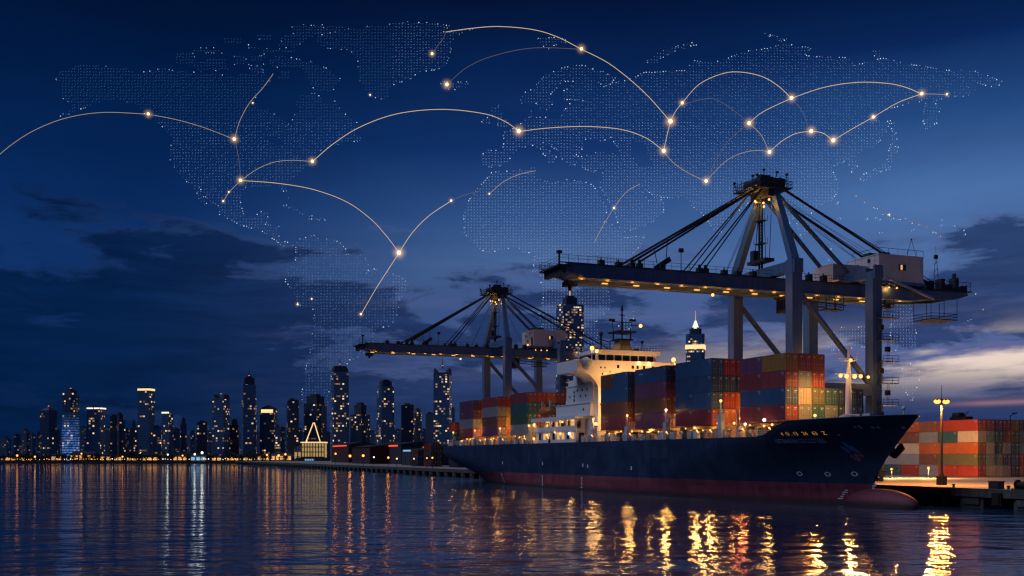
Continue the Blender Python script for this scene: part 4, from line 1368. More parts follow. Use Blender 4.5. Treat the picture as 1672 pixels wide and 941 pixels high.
# ------------------------------------------------------------------ ship to shore cranes
def make_crane():
    t = empty('gantry_crane')
    QZ = 2.5
    SPAN = 18.7
    HX = 9.6
    G0, G1 = 39.3, 41.8            # girder bottom and top
    for x in (-HX, HX):
        for y, top in ((0, 44.2), (SPAN, 43.2)):
            f = MB()
            f.box(x - 1.05, x + 1.05, y - 1.1, y + 1.1, QZ + 2.2, top)
            for z in (12, 20.0, 30):
                f.box(x - 1.1, x + 1.1, y - 1.15, y + 1.15, z, z + .18)
            f.build('leg', M['crane'], t)
            f = MB()
            f.box(x - 2.6, x + 2.6, y - .6, y + .6, QZ + .9, QZ + 2.2)
            for k in range(4):
                f.tube((x - 2.1 + k * 1.4, y - .25, QZ + .45), (x - 2.1 + k * 1.4, y + .25, QZ + .45), .45, 10)
            f.build('bogie', M['crane_dark'], t)
    for y in (0, SPAN):
        f = MB(); f.box(-HX + 1.06, HX - 1.06, y - .8, y + .8, QZ + 2.4, QZ + 4.4); f.build('sill_beam', M['crane'], t)
        f = MB(); f.box(-HX + 1.06, HX - 1.06, y - .9, y + .9, 42.0, 44.0)
        f.box(-HX - 1.5, -HX - 1.06, y - 1.0, y + 1.0, 41.7, 44.3); f.box(HX + 1.06, HX + 1.5, y - 1.0, y + 1.0, 41.7, 44.3)
        f.build('tie_beam', M['crane'], t)
    for x in (-HX, HX):
        f = MB(); f.box(x - .85, x + .85, 1.11, SPAN - 1.11, 19.0, 21.3); f.build('portal_beam', M['crane'], t)
        f = MB(); f.tube((x, .6, 38.8), (x, SPAN - .9, 21.2), .55, 10); f.build('brace', M['crane'], t)
    # twin girders with cross frames, one piece from nose to tail
    Y0, Y1 = -44.4, 48.6
    for x in (-3.1, 3.1):
        f = MB()
        prof = [(Y0, G1 - .9), (Y0 + .6, G1), (Y1 - .5, G1), (Y1, G1 - .7), (Y1 - 3, G1 - 1.6), (Y1 - 16, G0), (Y0 + 4.5, G0), (Y0 + 1.2, G1 - 1.5)]
        f.slab(prof, 0, x - .75, x + .75)
        for k in range(17):
            y = Y0 + 5 + k * 4.6
            f.box(x - .79, x + .79, y, y + .14, G0 - .02, G1 + .02)
        f.box(x - 1.0, x + 1.0, Y0 + 3, Y1 - 14, G0 - .14, G0 - .021)
        f.build('girder', M['crane'], t)
    f = MB()
    k = 0
    y = Y0 + 2
    while y < Y1 - 2:
        f.box(-2.34, 2.34, y - .2, y + .2, G0 + .9, G0 + 1.5)
        if y + 4.6 < Y1 - 12:
            f.beam((-2.3, y, G0 + .4), (2.3, y + 4.6, G0 + .4), .22, .22)
        y += 4.6
    f.box(-2.34, -1.9, Y0 + 4, Y1 - 15, G0 + .3, G0 + .6); f.box(1.9, 2.34, Y0 + 4, Y1 - 15, G0 + .3, G0 + .6)
    f.build('cross_frame', M['crane'], t)
    f = MB()
    f.box(-4.3, 4.3, Y0 - 1.6, Y0 + 1.0, G1 - .85, G1 - .55)
    f.box(-3.9, 3.9, Y0 - .8, Y0 + .1, G1 - 2.0, G1 - .86)
    f.box(-1.2, 1.2, Y0 + 1.6, Y0 + 3.6, G0 - 1.2, G0 - .3); f.tube((-.0, Y0 + 2.6, G0 - 1.9), (0, Y0 + 2.6, G0 - 1.2), .35, 8)
    f.build('nose_platform', M['crane_dark'], t)
    f = MB()
    for x in (-4.25, 4.25):
        y = Y0 - 1.5
        while y < Y1 - 1:
            if not (22 < y < 37):
                f.tube((x, y, G1 - .2), (x, y, G1 + 1.15), .045, 4)
            y += 1.9
        for z in (G1 + .55, G1 + 1.15):
            f.tube((x, Y0 - 1.5, z), (x, 22, z), .035, 4); f.tube((x, 37, z), (x, Y1 - 1.2, z), .035, 4)
        f.box(x - .55 if x > 0 else x, x if x > 0 else x + .55, Y0 - 1.5, Y1 - 1, G1 - .2, G1 - .1)
    for z in (G1 + .2, G1 + .7):
        f.tube((-4.25, Y0 - 1.5, z), (4.25, Y0 - 1.5, z), .035, 4)
    f.build('railing', M['crane_dark'], t)
    # things on top of the boom
    f = MB()
    rr = random.Random(4)
    f.tube((0, Y0 + .5, G1 - .5), (0, Y0 + .5, G1 + 2.6), .18, 6); f.box(-.4, .4, Y0 + .1, Y0 + .9, G1 + 2.2, G1 + 2.7)
    f.build('nose_post', M['crane_dark'], t)
    for y in (-30.8, -29.2, -16.5, -15.2):
        for x in (-3.1, 3.1):
            f = MB(); f.box(x - .6, x + .6, y - .45, y + .45, G1, G1 + .8); f.slab([(y - .3, G1 + .8), (y + .3, G1 + .8), (y + .15, G1 + 1.5), (y - .15, G1 + 1.5)], 0, x - .2, x + .2); f.build('stay_anchor', M['crane_dark'], t)
    for y in (-37, -33.5, -24.5, -11, -8, -4.5, 5.5, 8.5, 12):
        hh_ = rr.uniform(.7, 1.4)
        f = MB(); f.box(2.5, 3.6, y - .5, y + .5, G1, G1 + hh_); f.tube((3, y, G1 + hh_), (3, y, G1 + hh_ + .5), .12, 6); f.build('deck_box', M['crane_dark'], t)
    f = MB(); f.tube((3.2, -20.5, G1), (3.2, -20.5, G1 + 4.2), .08, 5); f.box(2.9, 3.5, -20.9, -20.1, G1 + 3.5, G1 + 4.2); f.build('signal_post', M['crane_dark'], t)
    f = MB()
    f.beam((2.6, -25.6, G1 + .2), (2.6, -22.6, G1 + 2.2), .7, .9); f.tube((2.6, -23.4, G1 + 1.4), (2.6, -23.0, G1 + 6.2), .09, 5); f.tube((2.6, -25.2, G1 + 1.0), (2.6, -25.8, G1 + 3.6), .08, 5)
    f.build('service_hoist', M['crane_dark'], t)
    # A-frame
    AZ = 59.2
    for x in (-1, 1):
        f = MB(); f.beam((x * HX, 0, 44.2), (x * 2.3, 1.0, AZ), 1.5, 1.6, 1.15, 1.2); f.build('mast_leg', M['crane'], t)
    f = MB()
    f.box(-1.0, -.7, -.5, -.2, 44, AZ - 1); f.box(-.1, .2, -.5, -.2, 44, AZ - 1)
    for k in range(26):
        f.box(-1.0, .2, -.5, -.25, 44.5 + k * .62, 44.6 + k * .62)
    for z in (49.0, 53.5, 57.0):
        f.box(-1.6, .8, -1.1, .4, z, z + .12)
        for x, y in ((-1.6, -1.1), (.8, -1.1), (.8, .4), (-1.6, .4)):
            f.tube((x, y, z), (x, y, z + 1.1), .05, 4)
    f.box(-3.2, 2.8, -1.6, .6, 45.2, 45.8); f.box(-3.0, -1.8, -1.0, .4, 45.8, 48.0)
    f.tube((-2.2, -.3, 48), (-1.2, -.3, 55), .09, 5); f.tube((1.2, -.3, 46), (.5, -.3, 58), .07, 5); f.tube((2.4, -.3, 45.6), (2.0, .5, AZ - 2), .07, 5)
    f.build('ladder_tower', M['crane_dark'], t)
    f = MB()
    f.box(-3.6, 3.6, -3.6, 3.4, AZ, AZ + .35)
    f.box(-3.0, 3.0, -.9, 1.9, AZ - 1.4, AZ); f.box(-2.9, -1.7, -2.6, 3.0, AZ + .35, AZ + 2.2); f.box(1.7, 2.9, -2.6, 3.0, AZ + .35, AZ + 2.2)
    for y in (-1.9, 0, 1.9):
        f.tube((-2.9, y, AZ + 1.5), (2.9, y, AZ + 1.5), .85, 12)
    f.box(-.5, .5, -1.0, 1.4, AZ + .35, AZ + 3.3)
    f.build('apex_platform', M['crane_dark'], t)
    f = MB()
    pts = [(-3.9, -4.2), (3.9, -4.2), (3.9, 3.9), (-3.9, 3.9)]
    for i in range(4):
        a_, b_ = pts[i], pts[(i + 1) % 4]
        for z in (AZ + .9, AZ + 1.5):
            f.tube((a_[0], a_[1], z), (b_[0], b_[1], z), .06, 4)
        for k in range(6):
            x, y = a_[0] + (b_[0] - a_[0]) * k / 6, a_[1] + (b_[1] - a_[1]) * k / 6
            f.tube((x, y, AZ + .2), (x, y, AZ + 1.5 + (rr.random() < .35) * rr.uniform(.4, 1.3)), .07, 4)
    f.box(-4.0, 4.0, -4.3, -3.5, AZ + .1, AZ + .3); f.box(-4.0, 4.0, 3.3, 4.0, AZ + .1, AZ + .3)
    for x, y, dx, h in ((-3.2, -4.0, -.8, 2.3), (-1.0, -2, .4, 3.2), (1.2, 1.5, 1.2, 3.5), (3.2, 2.6, .8, 2.7), (.2, 0, 0, 4.4), (2.2, -3.4, .6, 2.4)):
        f.tube((x, y, AZ + .3), (x + dx, y, AZ + h), .09, 5); f.box(x + dx - .22, x + dx + .22, y - .22, y + .22, AZ + h - .2, AZ + h + .15)
    f.build('apex_railing', M['crane_dark'], t)
    # stays
    for x in (-3.1, 3.1):
        xs = x * .62
        for y, r_ in ((-30.8, .23), (-29.4, .2), (-16.5, .14), (-15.2, .12)):
            f = MB(); f.tube((xs, -.8, AZ + 1.2), (x, y, G1 + 1.0), r_, 6); f.build('forestay', M['cable'], t)
        for y, z, r_ in ((39.5, G1 + 1.0, .24), (41.5, G1 + 1.0, .08)):
            f = MB(); f.tube((xs, 1.6, AZ + 1.2), (x, y, z), r_, 6); f.build('backstay', M['cable'], t)
        for y, r_ in ((20.8, .42),):
            f = MB(); f.tube((xs, 1.4, AZ - .3), (x, y, G1 - .2), r_, 8); f.build('rear_strut', M['crane'], t)
    f = MB()
    for k, (x, y) in enumerate(((-1.2, -8), (-.4, -8.6), (.4, -9.2), (1.2, 9), (.4, 22), (-.4, 23), (1.6, 24), (-1.6, 26), (0, 30))):
        f.tube((x, 0, AZ + .6), (x * 1.6, y, G1 + (6 if y > 20 else .4)), .035, 4)
    f.build('hoist_rope', M['cable'], t)
    # machinery house
    f = MB()
    f.box(-4.6, 4.6, 22.6, 36.4, 42.2, 42.75)
    for k in range(8):
        f.box(-4.7, 4.7, 22.6 + k * 1.95, 22.8 + k * 1.95, 41.82, 42.19)
    f.build('house_platform', M['crane'], t)
    f = MB()
    f.box(-5.4, 4.4, 24.6, 36.0, 42.76, 48.0)
    f.box(-5.5, 4.5, 24.5, 36.1, 48.0, 48.2)
    for k in range(5):
        f.box(4.4, 4.46, 25.8 + k * 2.3, 25.95 + k * 2.3, 42.9, 48.2)
    for z in (44.6, 46.4):
        f.box(4.4, 4.45, 24.6, 36.0, z, z + .08)
    for k in range(4):
        f.box(-2.6 + k * 1.9, -2.5 + k * 1.9, 24.53, 24.6, 42.9, 48.2)
    mh = f.build('machine_house', M['house_pale'], t)
    f = MB(); f.box(4.46, 4.52, 29.6, 31.4, 45.1, 46.3); f.build('window', M['lit_yellow'] if False else M['glass'], mh)
    f = MB(); f.box(4.46, 4.54, 30.0, 30.5, 45.2, 46.2); f.build('lit_pane', M['lit_warm'], mh)
    for x, z in ((-2.2, 46.2), (1.2, 46.8), (2.8, 45.2), (-.6, 44.4)):
        f = MB(); f.box(x, x + .7, 24.45, 24.53, z, z + .7); f.build('vent', M['black'], mh)
    f = MB(); f.box(2.6, 3.8, 24.45, 24.53, 42.8, 45.2); f.build('door', M['crane_dark'], mh)
    f = MB(); f.box(-4.6, 1.6, 15.5, 24.4, 42.76, 46.0); f.build('winch_house', M['house_pale'], t)
    f = MB()
    for y in (24.6, 27, 29.4, 31.8, 34.2, 36):
        f.tube((4.4, y, 48.5), (4.4, y, 49.4), .05, 4); f.tube((-3.6, y, 48.5), (-3.6, y, 49.4), .05, 4)
    f.tube((4.4, 24.6, 49.4), (4.4, 36, 49.4), .05, 4); f.tube((-3.6, 24.6, 49.4), (4.4, 24.6, 49.4), .05, 4)
    f.tube((3, 33, 48.5), (3, 34.2, 52), .06, 4); f.tube((3, 35.4, 48.5), (3, 34.2, 52), .06, 4); f.sphere((3, 34.2, 52), .18, 6, 4)
    f.box(-2, 0, 26, 28, 48.5, 49.2); f.box(1, 2.6, 27, 29, 48.5, 49.0)
    f.build('roof_fitting', M['crane_dark'], t)
    f = MB()
    f.tube((4.3, 26, 43.6), (4.6, 38.5, 39.8), .28, 8); f.tube((4.6, 26, 43.3), (4.9, 38.5, 39.5), .12, 6)
    f.build('cable_conduit', M['pale_steel'], t)
    # tail: counter gear, hanging basket
    f = MB()
    f.box(-4.4, 4.4, 38, 49.2, G1 - .1, G1 + .12)
    for y, h in ((39.6, 2.0), (42.5, 2.6), (44.5, 1.6), (46.2, 3.0), (48.5, 1.4)):
        f.box(1.4, 3.2, y - .5, y + .5, G1 + .12, G1 + h)
    f.tube((2.4, 46.2, G1 + 3), (2.4, 46.2, G1 + 4), .4, 8)
    f.tube((4, 39, G1), (4, 39.6, G1 + 7), .07, 4); f.tube((4, 40.6, G1), (4, 39.8, G1 + 7), .07, 4); f.box(3.8, 4.2, 39.3, 40.1, G1 + 6.4, G1 + 7.2); f.tube((4, 39.7, G1 + 7), (4, 39.7, G1 + 9), .05, 4)
    for k in range(4):
        f.tube((4, 39.2, G1 + 1 + k * 1.4), (4, 40.3, G1 + 1.7 + k * 1.4), .05, 4)
    for k in range(8):
        f.tube((4.3, 41 + k * 1.1, G1), (4.3, 41 + k * 1.1, G1 + 1.9), .06, 4)
    f.tube((4.3, 41, G1 + 1.9), (4.3, 49, G1 + 1.9), .07, 4); f.tube((4.3, 41, G1 + 1.1), (4.3, 49, G1 + 1.1), .05, 4); f.tube((-4.3, 49, G1 + 1.6), (4.3, 49, G1 + 1.6), .06, 4)
    f.build('tail_gear', M['crane_dark'], t)
    def basket(y0, y1, x0, x1, top, bot, name):
        f = MB()
        f.box(x0, x1, y0, y1, bot, bot + .18)
        for y in (y0, (y0 + y1) / 2, y1):
            for x in (x0, x1):
                f.tube((x, y, bot), (x, y, top), .09, 4)
        for z in (bot + .7, bot + 1.3):
            for x in (x0, x1):
                f.tube((x, y0, z), (x, y1, z), .06, 4)
            for y in (y0, y1):
                f.tube((x0, y, z), (x1, y, z), .06, 4)
        f.build(name, M['crane_dark'], t)
    basket(39.0, 46.0, -1.5, 3.4, G0 + .8, 35.8, 'maintenance_basket')
    basket(11.5, 15.8, 2.0, 4.4, G0, 36.2, 'maintenance_basket')
    basket(20.0, 24.2, 6.4, 9.0, 38.5, 36.6, 'maintenance_basket')
    f = MB()
    f.tube((3, 3, 38.3), (3, 17.6, 37.4), .12, 5); f.tube((3.4, 4, 37.4), (3.4, 12, 36.7), .1, 5)
    for k in range(6):
        f.tube((3, 4 + k * 2.4, G0), (3, 4 + k * 2.4, 37.2), .05, 4)
    f.build('cable_festoon', M['crane_dark'], t)
    f = MB()
    f.box(-1.6, 1.6, 4.2, 7.4, 35.8, 38.6); f.box(-1.9, 1.9, 3.9, 7.7, 38.6, 38.9)
    cb = f.build('operator_cab', M['crane_dark'], t)
    f = MB(); f.box(-1.4, 1.4, 4.14, 4.2, 36.4, 38.2); f.box(1.6, 1.66, 4.6, 7.0, 36.4, 38.2); f.build('window', M['glass'], cb)
    # stairs up the landside leg
    f = MB()
    x0, y0 = HX + 1.3, SPAN + .3
    z = 4.5
    k = 0
    while z < 37.5:
        f.box(x0 - .2, x0 + 1.7, y0 - .6, y0 + 3.2, z, z + .14)
        for yy in (y0 - .6, y0 + 3.2):
            for xx in (x0, x0 + 1.7):
                f.tube((xx, yy, z), (xx, yy, z + 1.2), .06, 4)
        for zz in (z + .6, z + 1.2):
            f.tube((x0 + 1.7, y0 - .6, zz), (x0 + 1.7, y0 + 3.2, zz), .05, 4)
        f.tube((x0 + .3, y0 + (k % 2) * 1.6, z), (x0 + .3, y0 + (k % 2) * 1.6, z + 4.2), .06, 4); f.tube((x0 + .8, y0 + (k % 2) * 1.6, z), (x0 + .8, y0 + (k % 2) * 1.6, z + 4.2), .06, 4)
        f.box(x0 + .2, x0 + .9, y0 + (k % 2) * 1.6 - .5, y0 + (k % 2) * 1.6 + .3, z + 2.0, z + 3.0)
        z += 4.2
        k += 1
    f.build('stair_tower', M['crane_dark'], t)
    # lamps under the boom, on the apex and on the frame
    lights = []
    for k in range(11):
        y = -40.5 + k * 6.6
        for x in ((-1.6,) if k % 3 else (-1.6, 2.2)):
            f = MB(); f.box(x - .2, x + .2, y - .55, y + .55, G0 + .02, G0 + .16); f.build('boom_lamp', M['lamp_strip'], t)
    for k in range(15):
        lights.append((1.2, -40 + k * 5.2, G0 - .5, 110))
    for y in (-38, -29, -20, -11, 8, 24):
        f = MB(); f.box(1.5, 1.9, y - 2.6, y + 2.6, G0 + .05, G0 + .2); f.build('boom_lamp', M['lamp_strip'], t)
    for x, y, z in ((-.9, .2, AZ - 1.9), (.4, -1.0, AZ - 2.1), (1.3, .3, AZ - 2.5), (.6, .9, AZ - 3.0), (1.6, 1.4, AZ - 1.8)):
        f = MB(); f.sphere((x, y - 1.2, z), .22, 8, 6); f.build('apex_lamp', M['lamp_warm'], t)
    lights += [(.2, -2.2, AZ - 2.4, 800), (2.8, 0.5, AZ - 3.2, 160)]
    f = MB(); f.tube((2.2, -13, G0 - 1.2), (2.2, -13, G0 + .1), .05, 4); f.build('lamp_hanger', M['crane_dark'], t)
    f = MB(); f.sphere((2.2, -13, G0 - 1.35), .3, 8, 6); f.build('boom_lamp', M['lamp_warm'], t)
    lights.append((2.2, -13, G0 - 1.8, 220))
    for y in (25.5, 27.5, 29.5):
        f = MB(); f.sphere((4.0, y, 41.6), .2, 8, 6); f.build('house_lamp', M['lamp_warm'], t)
    lights.append((4.4, 27, 41.2, 150))
    f = MB(); f.sphere((1.0, 24.0, 43.4), .3, 8, 6); f.build('house_lamp', M['lamp_warm'], t)
    lights.append((1.4, 23.6, 43.6, 120))
    # floods on the portal that wash the legs
    for x, y in ((HX + 2.0, SPAN - 3.0), (-HX + 2.4, SPAN - 3.0)):
        f = MB(); f.tube((x - 1.2, y, 22), (x, y, 22.6), .08, 5); f.build('lamp_arm', M['crane_dark'], t)
        f = MB(); f.sphere((x, y, 22.5), .3, 8, 6); f.build('flood_lamp', M['lamp_warm'], t)
        lights.append((x + .4, y, 22.5, 300))
    f = MB(); f.tube((HX - .8, 3.2, 25.4), (HX + 1.6, 3.2, 25.8), .08, 5); f.build('lamp_arm', M['crane_dark'], t)
    f = MB(); f.sphere((HX + 1.7, 3.2, 25.6), .34, 8, 6); f.build('flood_lamp', M['lamp_orange'], t)
    lights.append((HX + 2.2, 3.0, 25.6, 350))
    return t, lights
crane, CL = make_crane()
index_kids(crane)
for (s, sc, lab) in ((48.5, 1.0, 'large blue grey gantry crane with its boom out over the bow end of the ship'), (196.5, 1.025, 'smaller looking far gantry crane over the stern of the ship')):
    o = crane if s < 100 else copy_tree(crane)
    o.location = PF(-s, 14.3, 0 if sc == 1 else -.05)
    o.rotation_euler = (0, 0, TH)
    o.scale = (sc, sc, sc)
    if s > 100:                                       # the far crane's machinery house sits further out along its girders
        bpy.context.view_layer.update()
        for ch in list(o.children):
            base = ch.name.split('.')[0]
            if base in ('machine_house', 'house_platform', 'roof_fitting', 'house_lamp'):
                ch.location.y -= 13.5
            elif base in ('winch_house', 'tail_gear', 'cable_conduit'):
                bpy.data.objects.remove(ch)
    tag(o, lab, 'gantry crane', 'gantry cranes on the quay')
    for x, y, z, pw in CL:
        light((x, y, z), pw * 1.0, ORANGE if z < 42 else WARM, .3, parent=o)
# ------------------------------------------------------------------ city across the water
def wall_box(mb, uvs, poly, z0, z1):
    """Vertical walls over POLY with UVs in metres, plus a flat roof."""
    n = len(poly)
    u = 0.0
    for i in range(n):
        a, b = poly[i], poly[(i + 1) % n]
        ln = math.hypot(b[0] - a[0], b[1] - a[1])
        mb.add([(a[0], a[1], z0), (b[0], b[1], z0), (b[0], b[1], z1), (a[0], a[1], z1)], [(0, 1, 2, 3)])
        uvs += [(u, z0), (u + ln, z0), (u + ln, z1), (u, z1)]
        u += math.ceil(ln / 2.1) * 2.1
    mb.add([(p[0], p[1], z1) for p in poly], [tuple(range(n))])
    uvs += [(-500.0, -500.0)] * n
def uv_build(mb, uvs, name, material, parent):
    me = bpy.data.meshes.new(name)
    me.from_pydata(mb.v, [], mb.f)
    lay = me.uv_layers.new(name='metres')
    lay.data.foreach_set('uv', [c for p in uvs for c in p])
    me.materials.append(material)
    o = bpy.data.objects.new(name, me)
    col.objects.link(o)
    o.parent = parent
    return o
def rect(w_, d_):
    return [(-w_ / 2, -d_ / 2), (w_ / 2, -d_ / 2), (w_ / 2, d_ / 2), (-w_ / 2, d_ / 2)]
def octag(w_, d_, c):
    x, y = w_ / 2, d_ / 2
    return [(-x + c, -y), (x - c, -y), (x, -y + c), (x, y - c), (x - c, y), (-x + c, y), (-x, y - c), (-x, -y + c)]
rb = random.Random(31)
BGRP = 'towers of the far skyline'
def building(px0, px1, ytop, D, style, label, lit=.18, fac='facade', shoulder=None, cap=None, spire=None, base=2.0, rot=None, name='tower_block', ratio=.85, crown_mat=None, spire_mat='crown_dark', cat='tower', group=BGRP):
    Wd = (px1 - px0) / F * D
    rot = rb.uniform(-24, 24) if rot is None else rot
    c, s = math.cos(R(abs(rot))), math.sin(R(abs(rot)))
    wd = Wd / (c + ratio * s)
    dp = wd * ratio
    x = ((px0 + px1) / 2 - 836) / F * D
    zt = CAM_H + (745 - ytop) / F * D - 1.6
    zs = zt if shoulder is None else CAM_H + (745 - shoulder) / F * D - 1.6
    t = empty(name, (x, D + dp / 2, 1.6), R(rot))
    poly = octag(wd, dp, wd * .14) if style in ('round', 'octagon', 'stepped') else rect(wd, dp)
    mb, uvs = MB(), []
    wall_box(mb, uvs, poly, 0, zs)
    if style in ('stepped', 'round', 'octagon'):
        # a setback low on the tower and shallow piers
        wall_box(mb, uvs, [(a * 1.04, b * 1.04) for a, b in poly], 0, zs * .52)
    b_ = uv_build(mb, uvs, 'facade', M[fac], t)
    b_.color = (lit, .5, .5, 1)
    capf = cap if cap is not None else .72
    cm_ = M[crown_mat or 'crown_dark']
    if zt > zs + .5:
        f = MB()
        pc = [(a * capf, b * capf) for a, b in poly]
        if style == 'pyramid':
            f.prism(poly, zs, zs + .8); f.prism([(a * .94, b * .94) for a, b in poly], zs + .8, zt, [(a * .04, b * .04) for a, b in poly])
        elif style == 'round':
            k0 = poly
            for k in range(4):
                z0, z1 = zs + (zt - zs) * k / 4, zs + (zt - zs) * (k + 1) / 4
                r0 = .98 - .30 * (k / 4) ** 1.6
                f.prism([(a * r0, b * r0) for a, b in k0], z0, z1)
        elif style == 'peaks':
            f.prism([(a * .9, b * .9) for a, b in poly], zs, zs + (zt - zs) * .35)
            for sx in (-1, 1):
                f.prism([(sx * wd * .5, -dp * .5), (sx * wd * .5, dp * .5), (sx * wd * .16, dp * .5), (sx * wd * .16, -dp * .5)], zs, zs + .4, None)
                f.add([(sx * wd * .5, -dp * .5, zs + .4), (sx * wd * .5, dp * .5, zs + .4), (sx * wd * .16, dp * .5, zs + .4), (sx * wd * .16, -dp * .5, zs + .4), (sx * wd * .48, -dp * .4, zt), (sx * wd * .48, dp * .4, zt)],
                      [(0, 1, 5, 4), (1, 2, 5), (2, 3, 4, 5), (3, 0, 4)])
        else:
            f.prism(pc, zs, zt)
            f.prism([(a * capf * .6, b * capf * .6) for a, b in poly], zt, zt + (zt - zs) * .25)
        f.build('crown', cm_, t)
    else:
        f = MB()
        f.box(-wd * .28, wd * .12, -dp * .2, dp * .22, zt, zt + 3.0); f.box(wd * .2, wd * .38, -dp * .3, 0, zt, zt + 1.8)
        f.box(-wd / 2, wd / 2, -dp / 2, -dp / 2 + .4, zt, zt + 1.0)
        f.build('roof_plant', M['crown_dark'], t)
    if spire is not None:
        z2 = CAM_H + (745 - spire) / F * D - 1.6
        f = MB()
        f.tube((0, 0, zt), (0, 0, zt + (z2 - zt) * .45), max(.8, wd * .035), 8, max(.5, wd * .018)); f.tube((0, 0, zt + (z2 - zt) * .45), (0, 0, z2), max(.4, wd * .015), 6, .15)
        sp = f.build('spire', M[spire_mat], t)
        if spire_mat == 'crown_dark':
            f = MB(); f.sphere((0, 0, zt + (z2 - zt) * .25), .7, 8, 6); f.build('beacon', M['beacon'], sp)
    tag(t, label, cat, group)
    return t, wd, dp, zs, zt
def band(t, wd, dp, z0, z1, mt='lit_crown', gaps=0, name='crown_light'):
    f = MB()
    n = gaps + 1
    for k in range(n):
        a, b = -wd / 2 + wd * k / n + (wd * .04 if gaps else 0), -wd / 2 + wd * (k + 1) / n - (wd * .04 if gaps else 0)
        f.box(a, b, -dp / 2 - .35, -dp / 2 - .02, z0, z1)
    for sx in (-1, 1):
        f.box(sx * wd / 2 + (.02 if sx > 0 else -.35), sx * wd / 2 + (.35 if sx > 0 else -.02), -dp / 2, dp / 2, z0, z1)
    f.build(name, M[mt], t)
B = building
r = B(63, 88, 664, 1090, 'pyramid', 'dark tower with a pyramid top, at the left end of the main skyline', .1, 'facade_dark', 671.5, spire=660)
r = B(97.5, 125, 637.5, 1080, 'stepped', 'tall tower whose lower half glows blue, with a tapered crown', .24, 'facade_blue', 645, .74, 622)
f = MB()
for sx in (-1, 1):
    f.sphere((sx * r[1] * .42, -r[2] * .3, r[3] + 1.2), .9, 6, 4)
f.build('corner_lamp', M['lit_crown'], r[0])
r = B(141, 165.5, 667, 1085, 'flat', 'tower with a white lit roof edge just right of the blue tower', .22); band(r[0], r[1], r[2], r[4] - .6, r[4] + .8, 'lit_crown_cool', 1)
B(178.5, 191, 681, 1120, 'flat', 'narrow dark tower left of a stepped block, between two light crowned towers', .12, 'facade_dark')
B(182, 202, 676, 1140, 'stepped', 'dark stepped block behind a narrow tower, left of the amber crowned tower', .14, 'facade_dark', 686, .6)
B(209, 223, 688, 1100, 'stepped', 'short tower with a thin cap beside the amber crowned tower', .2, 'facade_dark', 699, .45)
r = B(224, 247.5, 636, 1090, 'flat', 'tall slab tower with an amber lit crown band', .26); band(r[0], r[1], r[2], r[4] - 1.2, r[4] + .9, 'lit_crown')
B(248, 262.5, 699, 1070, 'flat', 'low speckled block right of the amber crowned tower', .34)
r = B(263, 280, 675, 1085, 'flat', 'mid height tower with a row of white crown lamps', .26)
f = MB()
for k in range(5):
    f.sphere((-r[1] * .4 + k * r[1] * .2, -r[2] / 2, r[4] + .6), 1.0, 6, 4)
f.build('crown_light', M['lit_crown_cool'], r[0])
B(292.5, 304, 684, 1130, 'stepped', 'slender stepped tower standing alone between two wider blocks', .1, 'facade_dark', 692, .6, 679)
B(320, 338, 691, 1095, 'flat', 'dark flat topped block left of the gabled tall tower', .12, 'facade_dark')
B(345.5, 371, 644, 1090, 'peaks', 'tall dark tower with shoulder gables, left of the spired tower', .24, 'facade', 652, spire=640)
B(373.5, 389, 686, 1105, 'stepped', 'short stepped block between the gabled tower and the spired tower', .2, 'facade_dark', 694, .6)
B(391.5, 417, 617, 1080, 'octagon', 'tallest left tower with octagonal crown and thin spire', .26, 'facade', 628, .76, 600, rot=9)
r = B(424, 449, 661, 1085, 'pyramid', 'tower with small pyramid roof over an amber lit attic', .18, 'facade_dark', 668); band(r[0], r[1] * .8, r[2] * 1.0, r[3] - 4.0, r[3] - .5, 'lit_crown')
B(449.5, 457, 698, 1060, 'flat', 'thin pale lit block right of the small pyramid roof', .5)
B(465.5, 487, 655, 1100, 'flat', 'plain dark tower left of the lit waterfront pavilion', .16, 'facade_dark')
B(492, 532, 646.5, 1110, 'stepped', 'wide stepped tower behind the lit waterfront pavilion', .2, 'facade_dark', 659, .78)
B(537, 569, 597.5, 1080, 'round', 'tall tower with rounded crown, right of the lit pavilion', .27, 'facade', 608, None, 583, rot=12)
B(569, 604, 661, 1120, 'stepped', 'broad stepped block between two tall towers, right of the rounded one', .2, 'facade_dark', 677, .62)
B(612.5, 644, 622, 1085, 'octagon', 'tall tower with chamfered crown and short mast', .3, 'facade', 631, .72, 616)
B(655, 677, 663, 1100, 'flat', 'mid height block with red lights to its right', .26, 'facade_dark')
B(677, 688, 671, 1130, 'flat', 'narrow block directly right of a mid height block, with faint lights', .18, 'facade_dark')
B(695, 709, 677, 1150, 'flat', 'faint narrow block left of the twin peaked tower', .06, 'facade_far')
B(707.5, 736.5, 601, 1085, 'peaks', 'tall tower with two roof peaks and a mast, left of the ship', .34, 'facade', 612, None, 583, rot=-8)
B(736, 743, 669, 1160, 'flat', 'thin faint block touching the right of the twin peaked tower', .03, 'facade_far')
B(908, 955, 484, 1060, 'stepped', 'tallest tower, lit orange spire, rising behind the far crane', .5, 'facade', 497, .52, 461, rot=10, spire_mat='spire_lit')
r = B(1120, 1156, 536, 1075, 'octagon', 'tower with glowing white crown and spire behind the bow stacks', .4, 'facade', 545, .62, 506, rot=-14, spire_mat='spire_lit')
band(r[0], r[1] * 1.0, r[2] * 1.0, r[3] - 16, r[3] - 11.5, 'lit_crown')
f = MB(); f.tube((0, 0, r[4]), (0, 0, r[4] + 9), 4.0, 8, .8); f.build('lit_cone', M['lit_crown_cool'], r[0])
